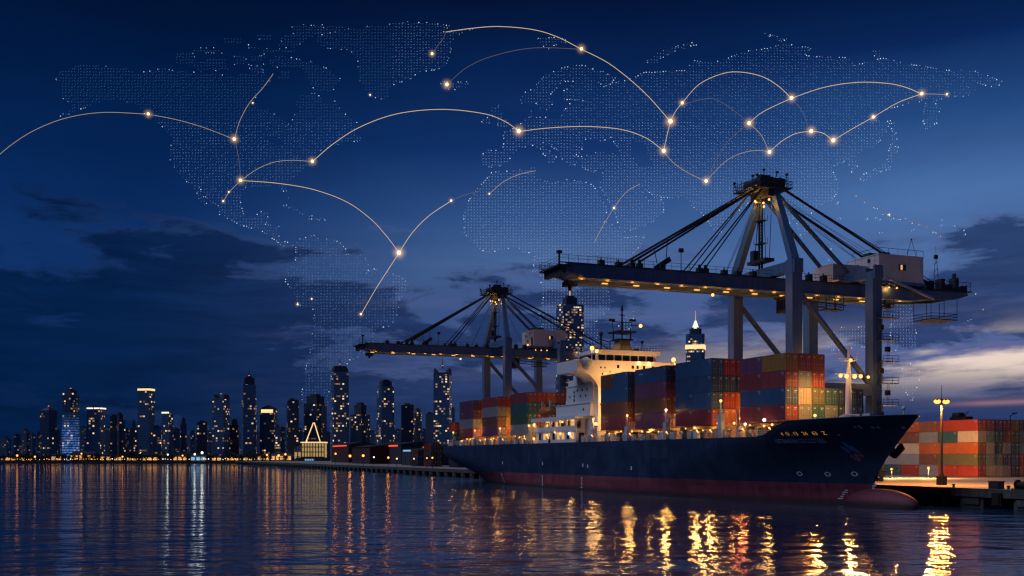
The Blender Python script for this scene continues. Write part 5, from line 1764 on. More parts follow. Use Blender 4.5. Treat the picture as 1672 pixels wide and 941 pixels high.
# low blocks further back
BK = [(0, 14, 716), (20, 33, 712), (34, 46, 703), (46, 56, 709), (127, 141, 699), (166, 180, 699), (203, 212, 702), (268, 281, 703), (281, 293, 702), (304, 320, 712), (337, 346, 706), (372, 380, 712),
      (415, 425, 708), (455, 466, 700), (486, 494, 702), (531, 539, 708), (574, 586, 690), (601, 613, 706), (643, 656, 704), (688, 697, 703), (742, 752, 694), (752, 764, 704), (60, 66, 708), (88, 98, 706),
      (192, 200, 712), (255, 270, 709), (310, 318, 706), (390, 398, 712), (540, 552, 706), (620, 632, 706), (660, 672, 710), (712, 724, 708)]
BK.sort()
for i, (a, b, y) in enumerate(BK):
    B(a, b, y, rb.uniform(1300, 1500), 'flat', 'faint low block in the hazy back row of the skyline, %s from the left' % ordinal(i + 1), rb.uniform(.08, .3), 'facade_far', cat='building', name='far_building', group='low back row of the skyline')
# lit glass pavilion with a bright A shaped frame on its roof
D = 1012
c = W(510.5, 736, D)
px = D / F
t = empty('pavilion', (c.x, c.y + 8, 1.6))
wd, hh = 37 * px, 27 * px
f = MB(); f.box(-wd / 2, wd / 2, -7, 7, 4.5, 4.5 + hh * .86); f.build('lit_hall', M['lit_yellow'], t)
f = MB()
for k in range(9):
    x = -wd / 2 + wd * k / 8
    f.box(x - .45, x + .45, -7.4, -7.02, 4.4, 4.5 + hh * .9)
for z in (4.4, 4.5 + hh * .3, 4.5 + hh * .6, 4.5 + hh * .86):
    f.box(-wd / 2, wd / 2, -7.3, -7.03, z, z + .9)
f.build('mullion', M['crown_dark'], t)
f = MB(); f.box(-wd / 2 - .8, wd / 2 + .8, -8, 8, 4.5 + hh * .88, 4.5 + hh * .94); f.build('roof_edge', M['lit_crown'], t)
f = MB()
zr = 4.5 + hh * .94
for a, b in (((-13 * px, zr), (-.6, zr + 31 * px)), ((10.5 * px, zr), (.6, zr + 31 * px)), ((-1.0, zr + 31 * px), (1.0, zr + 31 * px))):
    f.tube((a[0], -2, a[1]), (b[0], -2, b[1]), .5, 6)
f.build('roof_frame', M['lit_crown'], t)
f = MB(); f.box(-wd / 2 - 3, wd / 2 + 3, -9, 9, 0, 4.4); f.build('podium', M['shed'], t)
tag(t, 'glowing glass waterfront pavilion with a bright A shaped frame on its roof', 'pavilion')
# low lit houses, promenade and trees
def low_house(px0, px1, y0, D, mt, lab, name='waterfront_house', roof=True):
    px = D / F
    c = W((px0 + px1) / 2, y0, D)
    h = c.z - 1.6
    wd = (px1 - px0) * px
    t = empty(name, (c.x, c.y + 5, 1.6))
    f = MB(); f.box(-wd / 2, wd / 2, -5, 5, 0, h * .8); f.build('wall', M['stone_pale'], t)
    n = max(2, int(wd / 4))
    for k in range(n):
        x = -wd / 2 + wd * (k + .5) / n
        f = MB(); f.box(x - wd / n * .34, x + wd / n * .34, -5.1, -5.02, h * .22, h * .62); f.build('window', M[mt if k % 4 != 3 else 'glass'], t)
    if roof:
        f = MB(); f.prism([(-wd / 2 - .8, -5.8), (wd / 2 + .8, -5.8), (wd / 2 + .8, 5.8), (-wd / 2 - .8, 5.8)], h * .8, h, [(-wd / 2 + 2, -.5), (wd / 2 - 2, -.5), (wd / 2 - 2, .5), (-wd / 2 + 2, .5)]); f.build('roof', M['shed'], t)
    tag(t, lab, 'house', 'low lit houses on the waterfront')
low_house(83, 101, 740.5, 1018, 'lit_warm', 'low amber lit house under the blue tower')
low_house(114, 156, 737.5, 1018, 'lit_warm', 'long amber lit hall on the shore right of the blue tower')
low_house(163, 182, 741, 1018, 'lit_warm', 'small lit house right of the long amber hall')
low_house(282, 305, 741, 1018, 'lit_warm', 'lit house on the shore below the slender stepped tower')
low_house(311, 336, 742, 1012, 'lit_cyan', 'low bluish lit pavilion at the water edge')
low_house(420, 440, 741, 1016, 'lit_warm', 'lit house on the shore under the small pyramid roof tower')
low_house(443, 476, 739, 1014, 'lit_warm', 'long lit terrace left of the glowing pavilion')
low_house(480, 492, 729, 1014, 'lit_yellow', 'small bright block hard against the glowing pavilion')
for i, (a_, b_, y_, mt_) in enumerate(((8, 26, 742, 'lit_warm'), (34, 52, 743.5, 'lit_warm'), (186, 199, 742, 'lit_warm'), (206, 224, 743, 'lit_yellow'), (232, 258, 742.5, 'lit_warm'), (345, 362, 743.5, 'lit_warm'), (368, 390, 742.5, 'lit_warm'), (396, 414, 743.5, 'lit_yellow'))):
    low_house(a_, b_, y_, 1019, mt_, 'low plain house in the dark waterfront band, %s of its kind from the left' % ordinal(i + 1))
b = MB(); b.box(-900, -195, SHORE - 1.5, SHORE - .05, -1, 2.3); b.build('promenade_wall', M['wall_conc'])
tag(bpy.data.objects['promenade_wall'], 'long dark stone wall along the far promenade', 'sea wall', kind='structure')
rs = random.Random(17)
def shore_lamp(x, y, z0, h, rr_, mt, lab, grp, pw=0):
    t = empty('street_lamp', (x, y, z0))
    f = MB(); f.tube((0, 0, 0), (0, 0, h), .14, 5, .09); f.build('post', M['black'], t)
    f = MB(); f.sphere((0, 0, h + rr_ * .6), rr_, 8, 6); f.build('bulb', M[mt], t)
    if pw > 100:
        light((x, y - 1.2, z0 + h), pw, ORANGE if mt == 'lamp_orange' else (WARM if mt == 'lamp_warm' else COOL), rr_)
    tag(t, lab, 'street lamp', grp)
px = 3.0
i = 0
while px < 478:
    i += 1
    shore_lamp((px - 836) / F * (SHORE + 1), SHORE + 1, 1.6, rs.uniform(2.2, 3.0), rs.choice((.26, .3, .36, .5)), rs.choice(('lamp_warm', 'lamp_orange', 'lamp_orange', 'lamp_warm', 'lamp_white')), 'small lamp on the far promenade, %s along it from the left' % ordinal(i), 'lamps along the far promenade', 0)
    px += rs.choice((rs.uniform(3.2, 5), rs.uniform(3.5, 7.5)))
for px, y, rr_, mt, pw, lab in ((274, 742.5, .85, 'lamp_white', 105, 'big pale lamp on the shore, alone left of the bluish pavilion'), (330, 739.5, 1.25, 'lamp_white', 240, 'brightest white lamp on the far shore by the bluish pavilion'),
                                (318, 742, 1.0, 'lamp_white', 110, 'white lamp just left of the brightest one on the far shore'), (28, 744, 1.0, 'lamp_orange', 30, 'orange lamp at the far left of the shore'),
                                (298, 744, .8, 'lamp_orange', 60, 'orange lamp in front of the shore house below the slender tower'), (57, 746, .9, 'lamp_warm', 30, 'warm lamp on the shore left of the dark pyramid tower'),
                                (133, 741, .8, 'lamp_warm', 50, 'warm lamp in front of the long amber hall'), (200, 746, .8, 'lamp_orange', 30, 'orange lamp on the shore below the stepped block'),
                                (436, 743, 1.0, 'lamp_orange', 60, 'orange lamp on the shore below the small pyramid tower'), (455, 744, 1.1, 'lamp_orange', 80, 'orange lamp beside the lit terrace'), (466, 742, 1.0, 'lamp_orange', 60, 'orange lamp near the right end of the lit terrace')):
    D = 1008
    z = CAM_H + (745 - y) / F * D
    shore_lamp((px - 836) / F * D, D, 1.6, z - 1.6 - rr_ * .6, rr_, mt, lab, 'large shore lamps', pw)
# quay lamps between the pavilion and the ship
for i, (px, y, mt, rr_, pw) in enumerate(((548, 742, 'lamp_orange', .55, 2600), (571.5, 746, 'lamp_orange', .75, 4200), (593, 745.5, 'lamp_orange', .75, 4200), (610.5, 747.5, 'lamp_white', .45, 900), (634, 748.5, 'lamp_orange', .6, 2600), (648, 750, 'lamp_warm', .5, 900), (676, 750, 'lamp_warm', .45, 900), (697, 749, 'lamp_warm', .42, 900), (706, 748.5, 'lamp_orange', .5, 2600))):
    # on the quay edge: where this sight line meets it
    k = (px - 836) / F
    y_, best = None, None
    tt = 14.0
    # PF(x, tt): X = a + CT*x, Y = b + ST*x
    a_, b_ = PO.x - ST * tt, PO.y + CT * tt
    xx = (k * b_ - a_) / (CT - k * ST)
    P = PF(xx, tt)
    z = CAM_H + (745 - y) / F * P.y
    shore_lamp(P.x, P.y, 2.5, max(1.5, z - 2.5), rr_ * P.y / 600, mt, 'lamp standing on the far quay, %s one right of the glowing pavilion' % ordinal(i + 1), 'lamps on the far quay', pw * P.y / 9000)
# low sheds behind those lamps
def shed(px0, px1, ytop, tt, mt, lab, strip=None):
    a_, b_ = PO.x - ST * tt, PO.y + CT * tt
    def hit(px):
        k = (px - 836) / F
        return (k * b_ - a_) / (CT - k * ST)
    x0, x1 = hit(px0), hit(px1)
    xm = (x0 + x1) / 2
    P = PF(xm, tt)
    h = CAM_H + (745 - ytop) / F * P.y - 2.5
    t = empty('warehouse', (P.x, P.y, 2.5), TH)
    ln = abs(x1 - x0)
    f = MB(); f.box(-ln / 2, ln / 2, 0, 22, 0, h * .86); f.build('wall', M[mt], t)
    f = MB(); f.slab([(-.6, h * .86), (22.6, h * .86), (11, h)], 0, -ln / 2 - .6, ln / 2 + .6); f.build('roof', M['shed'], t)
    for k in range(3):
        f = MB(); x = -ln / 2 + ln * (k + .5) / 3; f.box(x - 2, x + 2, -.12, -.02, 0, 4.2); f.build('door', M['crane_dark'], t)
    if strip:
        f = MB(); f.box(-ln / 2 * .8, ln / 2 * .8, -.3, -.14, h * .78, h * .78 + .9); f.build('light_strip', M[strip], t)
    tag(t, lab, 'warehouse', 'warehouses on the far quay')
shed(541, 569, 722, 60, 'shed_red', 'dark reddish warehouse nearest the glowing pavilion', 'lit_red')
shed(575, 604, 726, 46, 'shed_red', 'reddish warehouse behind the pair of orange quay lamps')
shed(607, 655, 722, 58, 'shed', 'long dark blue warehouse in the middle of the far quay', 'lit_red')
shed(656, 686, 731, 44, 'shed', 'low shed with a bluish white light strip astern of the ship', 'lit_cyan')
shed(688, 722, 724, 62, 'shed_red', 'reddish shed just left of the ship stern', 'lit_red')
# trees along the promenade: one dark mass of foliage
m, nt, out = new_mat('tree_leaves')
oi = N(nt, 'ShaderNodeNewGeometry')
n_ = noise(nt, oi.outputs['Position'], .35, 3)
bsdf(nt, out, mixc(nt, n_, (.018, .035, .02), (.05, .08, .035)), .8)
M['leaf'] = m
f = MB()
rt = random.Random(8)
for k in range(150):
    x = -505 + k * 2.05 + rt.uniform(-1.5, 1.5)
    if rt.random() < .12:
        continue
    y = SHORE + rt.uniform(9, 17)
    hgt = rt.uniform(5.5, 10.0) * (1.2 if -390 < x < -250 else .9)
    rad = rt.uniform(2.0, 3.6)
    f.tube((x, y, 1.6), (x, y, 1.6 + hgt * .55), .22, 5, .12)
    for q_ in range(46):
        a1, a2, rr_ = rt.uniform(0, 6.28), rt.uniform(-1, 1), rad * rt.uniform(.45, 1.05)
        cx, cy, cz = x + math.cos(a1) * rr_ * math.sqrt(1 - a2 * a2), y + math.sin(a1) * rr_ * math.sqrt(1 - a2 * a2), 1.6 + hgt * .62 + a2 * rr_ * hgt * .13
        s_ = rt.uniform(.5, 1.0)
        n1 = Vector((rt.uniform(-1, 1), rt.uniform(-1, 1), rt.uniform(-1, 1))).normalized()
        u1 = n1.orthogonal().normalized() * s_
        v1 = n1.cross(u1)
        cc = Vector((cx, cy, cz))
        f.add([cc + u1, cc + v1, cc - u1, cc - v1], [(0, 1, 2, 3)])
me = bpy.data.meshes.new('shore_trees'); me.from_pydata(f.v, [], f.f); me.materials.append(M['leaf'])
o = bpy.data.objects.new('shore_trees', me); col.objects.link(o)
tag(o, 'dark mass of trees along the far promenade', 'trees', kind='stuff')
# small boat by the pavilion
t = empty('moored_boat', (W(508, 757, 960).x, 960, .1))
f = MB(); f.prism([(-9, -2), (7, -2), (10, 0), (7, 2), (-9, 2)], -.5, 2.2); f.build('hull', M['white'], t)
f = MB(); f.box(-6, 3, -1.6, 1.6, 2.2, 5.0); cab = f.build('cabin', M['white'], t)
for k in range(4):
    f = MB(); f.box(-5.4 + k * 2.1, -4 + k * 2.1, -1.68, -1.6, 3.2, 4.4); f.build('window', M['lit_cyan'], cab)
f = MB(); f.tube((0, 0, 5), (0, 0, 12.5), .3, 6, .15); f.build('mast', M['black'], t)
tag(t, 'pale passenger boat with bluish windows moored in front of the pavilion', 'boat')
# ------------------------------------------------------------------ the great light map that hangs in the sky beyond the city
MD = 1900.0
K = MD / F
def Q(px, py):
    return ((px - 836) * K, MD, CAM_H + (745 - py) * K)
def z(pts, ox, oy, sc):
    return [(ox + a / sc, oy + b / sc) for a, b in pts]
LAND = {}
zi = lambda p_: z(p_, 280, 20, 4.276)
LAND['north_america'] = ([
 [(96.6, 118), (111, 112), (126, 106), (140, 103), (164, 108), (206, 112), (225, 120), (245, 116), (267, 111), (290, 117), (317, 118), (350, 120), (380, 125), (411, 118), (406, 106), (425, 109), (432, 120), (444, 130), (432, 142), (415, 163), (411, 174),
  (439, 181), (453, 188), (474, 205), (481, 188), (488, 181), (483, 168), (490, 153), (518, 153), (530, 168), (546, 166), (560, 184), (582, 200), (580, 213), (593, 230), (560, 234), (543, 237), (519, 248), (512, 265), (492, 278), (485, 288), (465, 302),
  (472, 326), (463, 312), (450, 303), (424, 308), (404, 302), (395, 316), (393, 336), (400, 353), (410, 358), (427, 345), (439, 345), (434, 367), (455, 370), (456, 390), (478, 401), (470, 406), (458, 399), (444, 389), (424, 376), (390, 367), (359, 350),
  (356, 336), (339, 326), (325, 306), (337, 333), (331, 335), (315, 305), (290, 282), (278, 261), (280, 224), (258, 200), (238, 189), (221, 170), (190, 161), (163, 167), (136, 177), (112, 187), (85, 199), (110, 182), (118, 170), (99, 160), (99, 136), (90, 134)],
 zi([(30, 290), (150, 290), (165, 335), (380, 330), (400, 400), (200, 420), (150, 360), (30, 360)]), zi([(150, 250), (350, 250), (350, 285), (150, 285)]), zi([(440, 310), (520, 310), (520, 365), (440, 365)]),
 zi([(560, 305), (650, 305), (640, 335), (560, 335)]), zi([(830, 90), (1200, 90), (1180, 130), (1000, 165), (900, 220), (860, 250), (690, 245), (760, 225), (780, 160), (870, 150)]), zi([(630, 255), (865, 255), (865, 290), (630, 290)]),
 zi([(685, 320), (760, 305), (970, 345), (1080, 390), (1190, 475), (1120, 555), (1000, 545), (960, 460), (900, 395), (720, 385), (680, 350)]), zi([(775, 405), (815, 405), (815, 470), (740, 470)]), zi([(600, 145), (690, 145), (690, 190), (600, 190)]),
 zi([(370, 175), (485, 185), (480, 212), (370, 212)]), zi([(545, 365), (640, 365), (640, 420), (545, 415)]), zi([(540, 230), (610, 230), (610, 250), (540, 250)])],
 [[(431, 220), (448, 222), (465, 234), (455, 238), (436, 228)]])
LAND['caribbean'] = ([z([(700, 402), (740, 398), (805, 428), (805, 440), (738, 412)], 220, 200, 2.941), z([(825, 446), (912, 456), (912, 470), (825, 464)], 220, 200, 2.941)], [])
LAND['greenland'] = ([[(520, 41), (545, 52), (578, 46), (627, 41), (666, 36), (710, 38), (734, 43), (724, 52), (771, 48), (741, 59), (738, 75), (732, 95), (726, 111), (683, 119), (670, 129), (639, 139), (632, 162), (622, 162), (605, 157), (588, 136), (584, 95), (571, 82), (527, 78), (516, 67)]], [])
LAND['iceland'] = ([[(717, 132), (740, 135), (766, 133), (762, 146), (738, 147), (722, 142)]], [])
LAND['svalbard'] = ([[(870, 64), (914, 60), (928, 68), (904, 74), (896, 80), (884, 73)]], [])
LAND['south_america'] = ([z([(130, 90), (150, 60), (220, 45), (240, 60), (310, 65), (350, 80), (385, 120), (380, 140), (460, 135), (485, 170), (495, 205), (480, 230), (520, 210), (570, 225), (640, 240), (695, 290), (680, 320), (645, 360), (635, 440), (605, 490), (540, 505), (520, 520), (520, 560), (480, 600), (465, 625), (430, 655), (385, 665), (385, 700), (310, 730), (290, 870), (290, 900), (160, 900), (160, 820), (185, 680), (200, 650), (210, 560), (222, 440), (215, 410), (165, 400), (130, 370), (110, 310), (80, 275), (85, 210), (130, 180)], 440, 370, 3.037)], [])
LAND['africa'] = ([z([(200, 40), (310, 30), (430, 10), (440, 40), (440, 70), (530, 95), (600, 75), (720, 95), (745, 110), (770, 150), (815, 235), (800, 300), (830, 305), (890, 352), (910, 385), (1015, 370), (990, 430), (940, 480), (870, 560), (810, 620), (830, 700), (835, 750), (790, 800), (760, 830), (765, 900), (740, 960), (690, 965), (540, 950), (540, 900), (470, 870), (455, 790), (480, 700), (465, 620), (460, 570), (420, 560), (430, 500), (430, 465), (370, 465), (340, 430), (290, 440), (180, 465), (120, 430), (60, 360), (55, 240), (80, 190), (110, 150), (160, 90), (200, 50)], 740, 270, 3.246),
                   z([(880, 850), (955, 762), (968, 770), (945, 860), (905, 885)], 740, 270, 3.246)], [])
LAND['eurasia'] = ([[(788, 270), (789, 246), (819, 246), (824, 230), (820, 218), (847, 207), (854, 197), (864, 192), (862, 182), (870, 177), (872, 192), (895, 192), (915, 192), (923, 177), (931, 169), (956, 164), (921, 162), (918, 151), (936, 139), (936, 133.5), (918, 133.5), (899, 154), (903, 167), (898, 179), (882, 182), (875, 169), (864, 170.5), (852, 169), (849, 154), (870, 145), (890, 123), (913, 113), (936, 107), (956, 108), (989, 119), (1005, 127), (994, 141), (977, 141), (974, 132), (985, 141), (1002, 136), (1033, 128), (1051, 119), (1087, 117), (1122, 115), (1130, 99), (1158, 103), (1190, 95), (1213, 85), (1253, 79), (1284, 71), (1324, 79), (1312, 91), (1343, 93), (1389, 95), (1395, 107), (1442, 95), (1474, 103), (1511, 109), (1545, 115), (1565, 113), (1592, 117), (1636, 133), (1628, 143), (1592, 135), (1594, 152), (1568, 158), (1545, 158), (1525, 166), (1535, 178), (1533, 198), (1513, 214), (1507, 198), (1509, 178), (1517, 158), (1501, 166), (1478, 170), (1440, 182), (1422, 196), (1454, 198), (1446, 218), (1426, 243), (1407, 245), (1396, 258), (1401, 277), (1391, 281), (1383, 261), (1367, 271), (1352, 268), (1363, 256), (1368, 268), (1359, 277), (1367, 297), (1372, 307), (1358, 329), (1334, 337), (1321, 351), (1327, 372), (1308, 388), (1298, 352), (1284, 372), (1272, 345), (1250, 332), (1222, 332), (1196, 352), (1173, 386), (1149, 351), (1133, 339), (1117, 323), (1080, 323), (1064, 318), (1044, 303), (1052, 319), (1060, 329), (1076, 317), (1086, 339), (1080, 351), (1056, 368), (1020, 378), (1014, 380), (1002, 341), (980, 307), (979, 299), (987, 274), (969, 281), (951, 274), (944, 256), (954, 256), (977, 248), (1010, 253), (1012, 246), (997, 225), (979, 233), (969, 225), (956, 228), (949, 248), (938, 256), (944, 269), (928, 271), (915, 256), (913, 246), (887, 233), (880, 233), (908, 256), (900, 269), (895, 263), (882, 243), (870, 238), (844, 243), (839, 253), (824, 269), (803, 274)]],
                    [[(1033, 230), (1051, 233), (1066, 269), (1048, 274), (1039, 269), (1030, 245)]])
z4 = lambda p_: z(p_, 760, 80, 3.922)
LAND['british_isles'] = ([z4([(160, 365), (230, 362), (222, 400), (250, 440), (282, 490), (210, 502), (190, 450), (162, 410)]), z4([(103, 448), (162, 436), (162, 484), (103, 490)])], [])
z5 = lambda p_: z(p_, 1000, 40, 2.533)
LAND['arctic_islands'] = ([z5([(135, 155), (180, 122), (250, 94), (340, 73), (347, 84), (260, 112), (200, 142), (180, 168)]), z5([(610, 33), (725, 60), (700, 70), (640, 47)]), z5([(1070, 100), (1105, 100), (1105, 130), (1085, 130)])], [])
LAND['japan'] = ([z5([(1150, 500), (1192, 510), (1162, 542), (1146, 600), (1100, 614), (1030, 652), (1020, 630), (1088, 598), (1132, 570)]), z5([(1152, 398), (1166, 394), (1178, 485), (1160, 495)])], [])
z6 = lambda p_: z(p_, 1340, 280, 2.352)
LAND['southern_lands'] = ([z6([(280, 470), (345, 480), (350, 560), (375, 640), (370, 672), (270, 692), (268, 600)]), z6([(312, 738), (378, 738), (378, 800), (350, 890), (318, 830)]), z6([(60, 600), (188, 596), (188, 672), (20, 690)])], [])
def inside(p_, poly):
    x, y = p_
    c_ = False
    n = len(poly)
    for i in range(n):
        x0, y0 = poly[i]
        x1, y1 = poly[(i + 1) % n]
        if (y0 > y) != (y1 > y) and x < (x1 - x0) * (y - y0) / (y1 - y0) + x0:
            c_ = not c_
    return c_
def dot_mat(name, c, s):
    return glow(name, c, s, False)
M['dot_dim'] = dot_mat('map_dot_dim', (.20, .46, 1.0), .24)
M['dot_mid'] = dot_mat('map_dot_mid', (.34, .57, 1.0), .42)
M['dot_pale'] = dot_mat('map_dot_pale', (.5, .68, 1.0), .55)
M['dot_coast'] = dot_mat('map_dot_coast', (.75, .85, 1.0), 1.15)
wm = empty('light_map', Q(836, 300))
tag(wm, 'giant world map of tiny pale blue lights hanging in the dusk sky beyond the city', 'light map')
rm = random.Random(5)
SP = 4.9
for nm, (polys, holes) in LAND.items():
    f = MB()
    for poly in polys:
        xs, ys = [p_[0] for p_ in poly], [p_[1] for p_ in poly]
        gy = math.floor(min(ys) / SP) * SP
        while gy <= max(ys):
            gx = math.floor(min(xs) / SP) * SP
            while gx <= max(xs):
                if inside((gx, gy), poly) and not any(inside((gx, gy), h_) for h_ in holes):
                    lum = .35 * (gx > 640) + .35 * (gy > 200) + .25 * (gx > 740 and gy > 260) + rm.uniform(-.25, .25)
                    mi = 0 if lum < .3 else (1 if lum < .65 else 2)
                    x, y, zz = Q(gx + rm.uniform(-.25, .25), gy + rm.uniform(-.25, .25))
                    f.octa((x, y + rm.uniform(-2, 2), zz), .86 * rm.uniform(.8, 1.15), mi)
                gx += SP
            gy += SP
        # brighter points strung along stretches of coast
        big = len(poly) > 14
        for i in range(len(poly)):
            a_, b_ = Vector(poly[i]), Vector(poly[(i + 1) % len(poly)])
            ln = (b_ - a_).length
            n = int(ln / 4.2)
            amt = .45 if (a_.x > 640 or a_.y > 330) else .14
            if not big:
                amt *= .8
            for k in range(n):
                if rm.random() < amt:
                    p_ = a_ + (b_ - a_) * (k / max(1, n))
                    x, y, zz = Q(p_.x + rm.uniform(-.7, .7), p_.y + rm.uniform(-.7, .7))
                    f.octa((x, y, zz), rm.uniform(.75, 1.15), 3 if rm.random() < .45 else 2)
    f.v = [(a - wm.location.x, b - wm.location.y, c - wm.location.z) for a, b, c in f.v]
    o = f.build(nm + '_dots', [M['dot_dim'], M['dot_mid'], M['dot_pale'], M['dot_coast']], wm)
    o['kind'] = 'stuff'
# loose island chain south east of the mainland
f = MB()
for x, y in z([(130, 95), (165, 118), (205, 138), (215, 145), (245, 162), (260, 170), (275, 185), (300, 182), (325, 182), (350, 195), (352, 225), (380, 205), (405, 212), (430, 232), (440, 238), (455, 250), (458, 210), (470, 190), (510, 210), (545, 225), (555, 240), (215, 178), (225, 185), (180, 185), (230, 238), (45, 300), (40, 320), (35, 340), (70, 180), (75, 120), (65, 125), (590, 470), (620, 528), (570, 574), (480, 425), (500, 420), (540, 430)], 1340, 280, 2.352):
    for k in range(3):
        p_ = Q(x + rm.uniform(-3.5, 3.5), y + rm.uniform(-2, 2))
        f.octa((p_[0] - wm.location.x, p_[1] - wm.location.y, p_[2] - wm.location.z), rm.uniform(.6, 1.0), 0 if k else 1)
o = f.build('island_dots', [M['dot_pale'], M['dot_coast']], wm)
o['kind'] = 'stuff'
# arcs of light between places on the map
M['arc'] = glow('arc_gold', (1.0, .70, .36), .78, False)
M['arc_mid'] = glow('arc_gold_soft', (1.0, .70, .38), .46, False)
M['arc_faint'] = glow('arc_gold_faint', (.9, .7, .6), .16, False)
def catmull(pts, n=12):
    P = [pts[0]] + pts + [pts[-1]]
    out_ = []
    for i in range(1, len(P) - 2):
        for k in range(n):
            t_ = k / n
            p0, p1, p2, p3 = P[i - 1], P[i], P[i + 1], P[i + 2]
            out_.append(tuple(.5 * (2 * p1[j] + (p2[j] - p0[j]) * t_ + (2 * p0[j] - 5 * p1[j] + 4 * p2[j] - p3[j]) * t_ ** 2 + (3 * p1[j] - p0[j] - 3 * p2[j] + p3[j]) * t_ ** 3) for j in (0, 1)))
    out_.append(pts[-1])
    return out_
ARCS = [
 ([(-15, 268), (20, 238), (60, 213), (110, 194), (170, 185), (244, 188)], 'arc_mid', 'from the left edge to the northwest coast of North America'),
 ([(244, 188), (290, 197), (335, 210), (384, 229)], 'arc_mid', 'from the northwest coast into the middle of North America'),
 ([(384, 229), (392, 200), (408, 170), (430, 145), (447, 122)], 'arc_mid', 'from mid North America north along Hudson Bay'),
 ([(384, 229), (391, 262), (394, 296)], 'arc_faint', 'running straight down mid North America'),
 ([(394, 296), (418, 279), (445, 267), (475, 263), (511, 265)], 'arc_mid', 'from southern North America to its east coast'),
 ([(511, 265), (545, 236), (590, 208), (650, 187), (722, 180), (790, 187), (825, 200), (847, 216)], 'arc', 'over the Atlantic from North America to western Europe'),
 ([(394, 296), (450, 300), (510, 310), (565, 330), (605, 358), (632, 387), (652, 414)], 'arc', 'from southern North America to the mid Atlantic node'),
 ([(652, 414), (672, 383), (700, 354), (737, 329)], 'arc', 'from the mid Atlantic node up towards Africa'),
 ([(737, 329), (760, 319), (785, 313)], 'arc_faint', 'short and faint, touching the west coast of Africa'),
 ([(652, 414), (635, 440), (615, 471), (590, 514)], 'arc', 'from the mid Atlantic node down into South America'),
 ([(394, 296), (375, 315), (366, 330)], 'arc_mid', 'short one down to the Mexican coast'),
 ([(847, 216), (900, 210), (960, 208), (1015, 213), (1055, 227), (1083, 248)], 'arc', 'from western Europe over the Black Sea to central Asia'),
 ([(728, 54), (770, 48), (815, 45), (870, 50), (910, 62), (949, 82)], 'arc', 'along the top from Greenland to the Barents Sea'),
 ([(949, 82), (992, 104), (1030, 133), (1062, 163), (1094, 200)], 'arc', 'falling from the Barents Sea to western Russia'),
 ([(730, 140), (762, 112), (805, 93), (870, 80), (949, 82)], 'arc_faint', 'faint one from Iceland to the Barents Sea'),
 ([(706, 90), (716, 75), (724, 64), (728, 54)], 'arc_faint', 'faint one along the east coast of Greenland'),
 ([(1094, 200), (1088, 225), (1083, 248)], 'arc', 'short upright one between western Russia and central Asia'),
 ([(1094, 200), (1102, 184), (1113, 170), (1140, 140), (1175, 123), (1205, 119), (1242, 126), (1270, 142), (1291, 162)], 'arc', 'high hump over Siberia'),
 ([(1113, 173), (1140, 165), (1165, 163), (1195, 180), (1222, 203)], 'arc_faint', 'faint low hump beneath the Siberian one'),
 ([(1222, 203), (1245, 184), (1291, 162)], 'arc', 'short one rising through the middle of Siberia'),
 ([(1291, 162), (1345, 144), (1400, 136), (1450, 138), (1480, 145), (1503, 155)], 'arc', 'long flat one over eastern Siberia'),
 ([(1503, 155), (1522, 155), (1544, 156)], 'arc_mid', 'short level one at the far east coast'),
 ([(1503, 155), (1465, 169), (1424, 193), (1390, 212), (1359, 231)], 'arc', 'from the far east coast down to north China'),
 ([(1359, 231), (1343, 219), (1323, 216), (1297, 220), (1274, 233), (1255, 250)], 'arc', 'low hump over Mongolia'),
 ([(1255, 250), (1240, 247), (1215, 250), (1185, 264), (1152, 297)], 'arc_mid', 'from western China to the crane stays'),
 ([(1222, 203), (1242, 222), (1255, 250)], 'arc_mid', 'short faint one from Siberia to western China'),
 ([(1222, 203), (1190, 230), (1170, 260), (1152, 297)], 'arc_faint', 'faint sagging one from Siberia to the crane stays'),
 ([(1083, 248), (1098, 266), (1122, 283), (1152, 297)], 'arc_mid', 'sagging one from central Asia to the crane stays'),
 ([(1291, 162), (1308, 182), (1318, 205)], 'arc_faint', 'faint short one dropping through eastern Siberia'),
 ([(799, 318), (822, 298), (848, 286), (875, 280)], 'arc_mid', 'pale one across northwest Africa'),
 ([(970, 397), (984, 370), (1002, 341), (1022, 315), (1044, 302)], 'arc_mid', 'pale one along the Red Sea into Arabia'),
 ([(1385, 318), (1425, 335), (1452, 352), (1478, 360), (1515, 372), (1533, 383)], 'arc_faint', 'faint one strung over the southeast islands'),
]
for pts, mt, lab in ARCS:
    f = MB()
    pp = [Vector(Q(*p_)) for p_ in catmull(pts)]
    o0 = pp[0].copy()
    r_ = {'arc': .5, 'arc_mid': .42, 'arc_faint': .38}[mt]
    f.path([p_ - o0 + Vector((0, -4, 0)) for p_ in pp], r_, 6)
    o = f.build('light_arc', M[mt])
    o.location = o0
    tag(o, 'thin gold arc of light %s' % lab, 'light arc', 'gold arcs linking places on the light map')
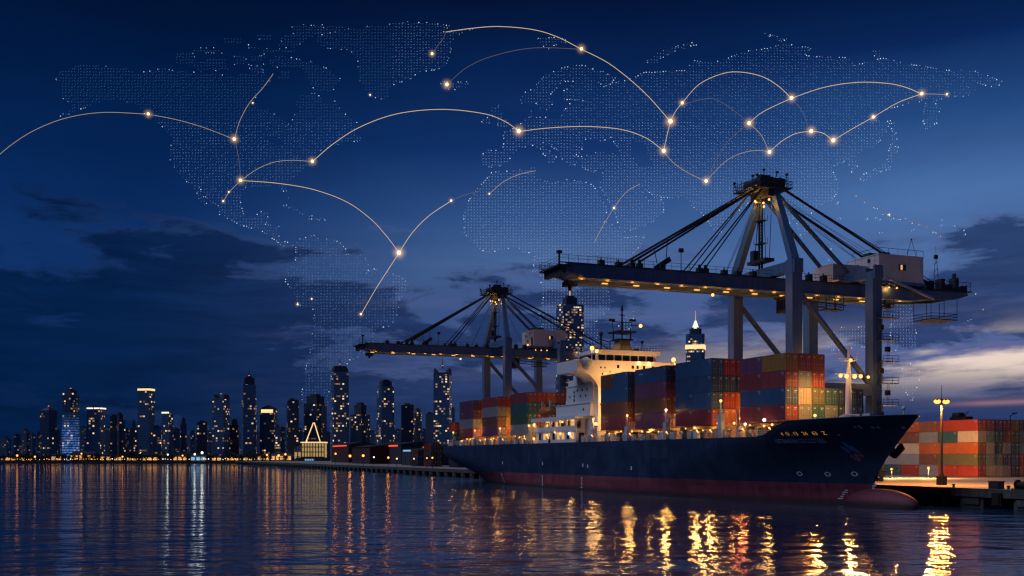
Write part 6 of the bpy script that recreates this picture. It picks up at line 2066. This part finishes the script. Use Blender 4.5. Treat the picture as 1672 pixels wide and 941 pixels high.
# node lights with a small glowing haze round each
m, nt, out = new_mat('node_halo')
tc = N(nt, 'ShaderNodeTexCoord')
ln = N(nt, 'ShaderNodeVectorMath', operation='LENGTH')
L(nt, tc.outputs['Object'], ln.inputs[0])
fall = math_(nt, 'POWER', math_(nt, 'SUBTRACT', 1.0, ln.outputs['Value'], clamp=True), 3.4)
em = N(nt, 'ShaderNodeEmission')
em.inputs[0].default_value = (1.0, .60, .14, 1)
L(nt, math_(nt, 'MULTIPLY', fall, .095), em.inputs[1])
L(nt, em.outputs[0], out.inputs['Volume'])
M['halo'] = m
M['node'] = glow('node_light', (1.0, .78, .46), 2.2, False)
hb = MB(); hb.sphere((0, 0, 0), 1.0, 16, 10); hme = hb.mesh('halo', M['halo'], True)
NODES = [(244, 188, 1, 'on the northwest coast of North America'), (384, 229, 1.15, 'in the middle of North America'), (394, 296, 1.1, 'in southern North America'), (511, 265, 1.1, 'on the east coast of North America'), (366, 330, .6, 'on the Mexican coast'), (375, 315, .5, 'just above the Mexican coast'),
 (652, 414, 1.5, 'alone in the Atlantic where three arcs meet'), (737, 329, .7, 'in the Atlantic off Africa'), (590, 514, .7, 'in the south of South America'), (847, 216, 1.4, 'in western Europe'), (706, 90, .9, 'in northern Greenland'), (730, 140, 1.2, 'in Iceland'), (949, 82, 1.1, 'in the Barents Sea'),
 (1094, 200, 1.5, 'in western Russia where four arcs meet'), (1083, 248, 1.3, 'in central Asia just below the Russian one'), (1113, 170, 1.0, 'small one beside the western Russian node'), (1222, 203, 1.3, 'in middle Siberia'), (1291, 162, 1.2, 'in northern Siberia'), (1503, 155, 1.1, 'near the far east coast'), (1544, 156, .7, 'ending the level arc at far right'),
 (1424, 193, 1.0, 'in Manchuria'), (1359, 231, 1.35, 'in north China'), (1323, 216, 1.3, 'in Mongolia'), (1255, 250, 1.2, 'in western China'), (1152, 297, 1.15, 'above the crane stays'), (799, 318, .5, 'in northwest Africa'), (1002, 341, .7, 'on the Red Sea coast'), (487, 498, .6, 'on the west coast of South America'), (510, 489, .5, 'small one in Peru'), (1450, 352, .5, 'among the southeast islands'), (414, 170, .5, 'at the foot of Hudson Bay'), (605, 157, .5, 'at the south tip of Greenland')]
for px, py, s_, lab in NODES:
    p_ = Vector(Q(px, py)) + Vector((0, -6, 0))
    t = empty('node_light', p_)
    f = MB(); f.sphere((0, 0, 0), 2.5 * s_, 10, 7); f.build('core', M['node'], t)
    h_ = bpy.data.objects.new('halo', hme); col.objects.link(h_); h_.parent = t
    h_.scale = (13.5 * s_,) * 3
    tag(t, 'glowing gold point of the sky map, %s' % lab, 'light point', 'gold points on the light map')
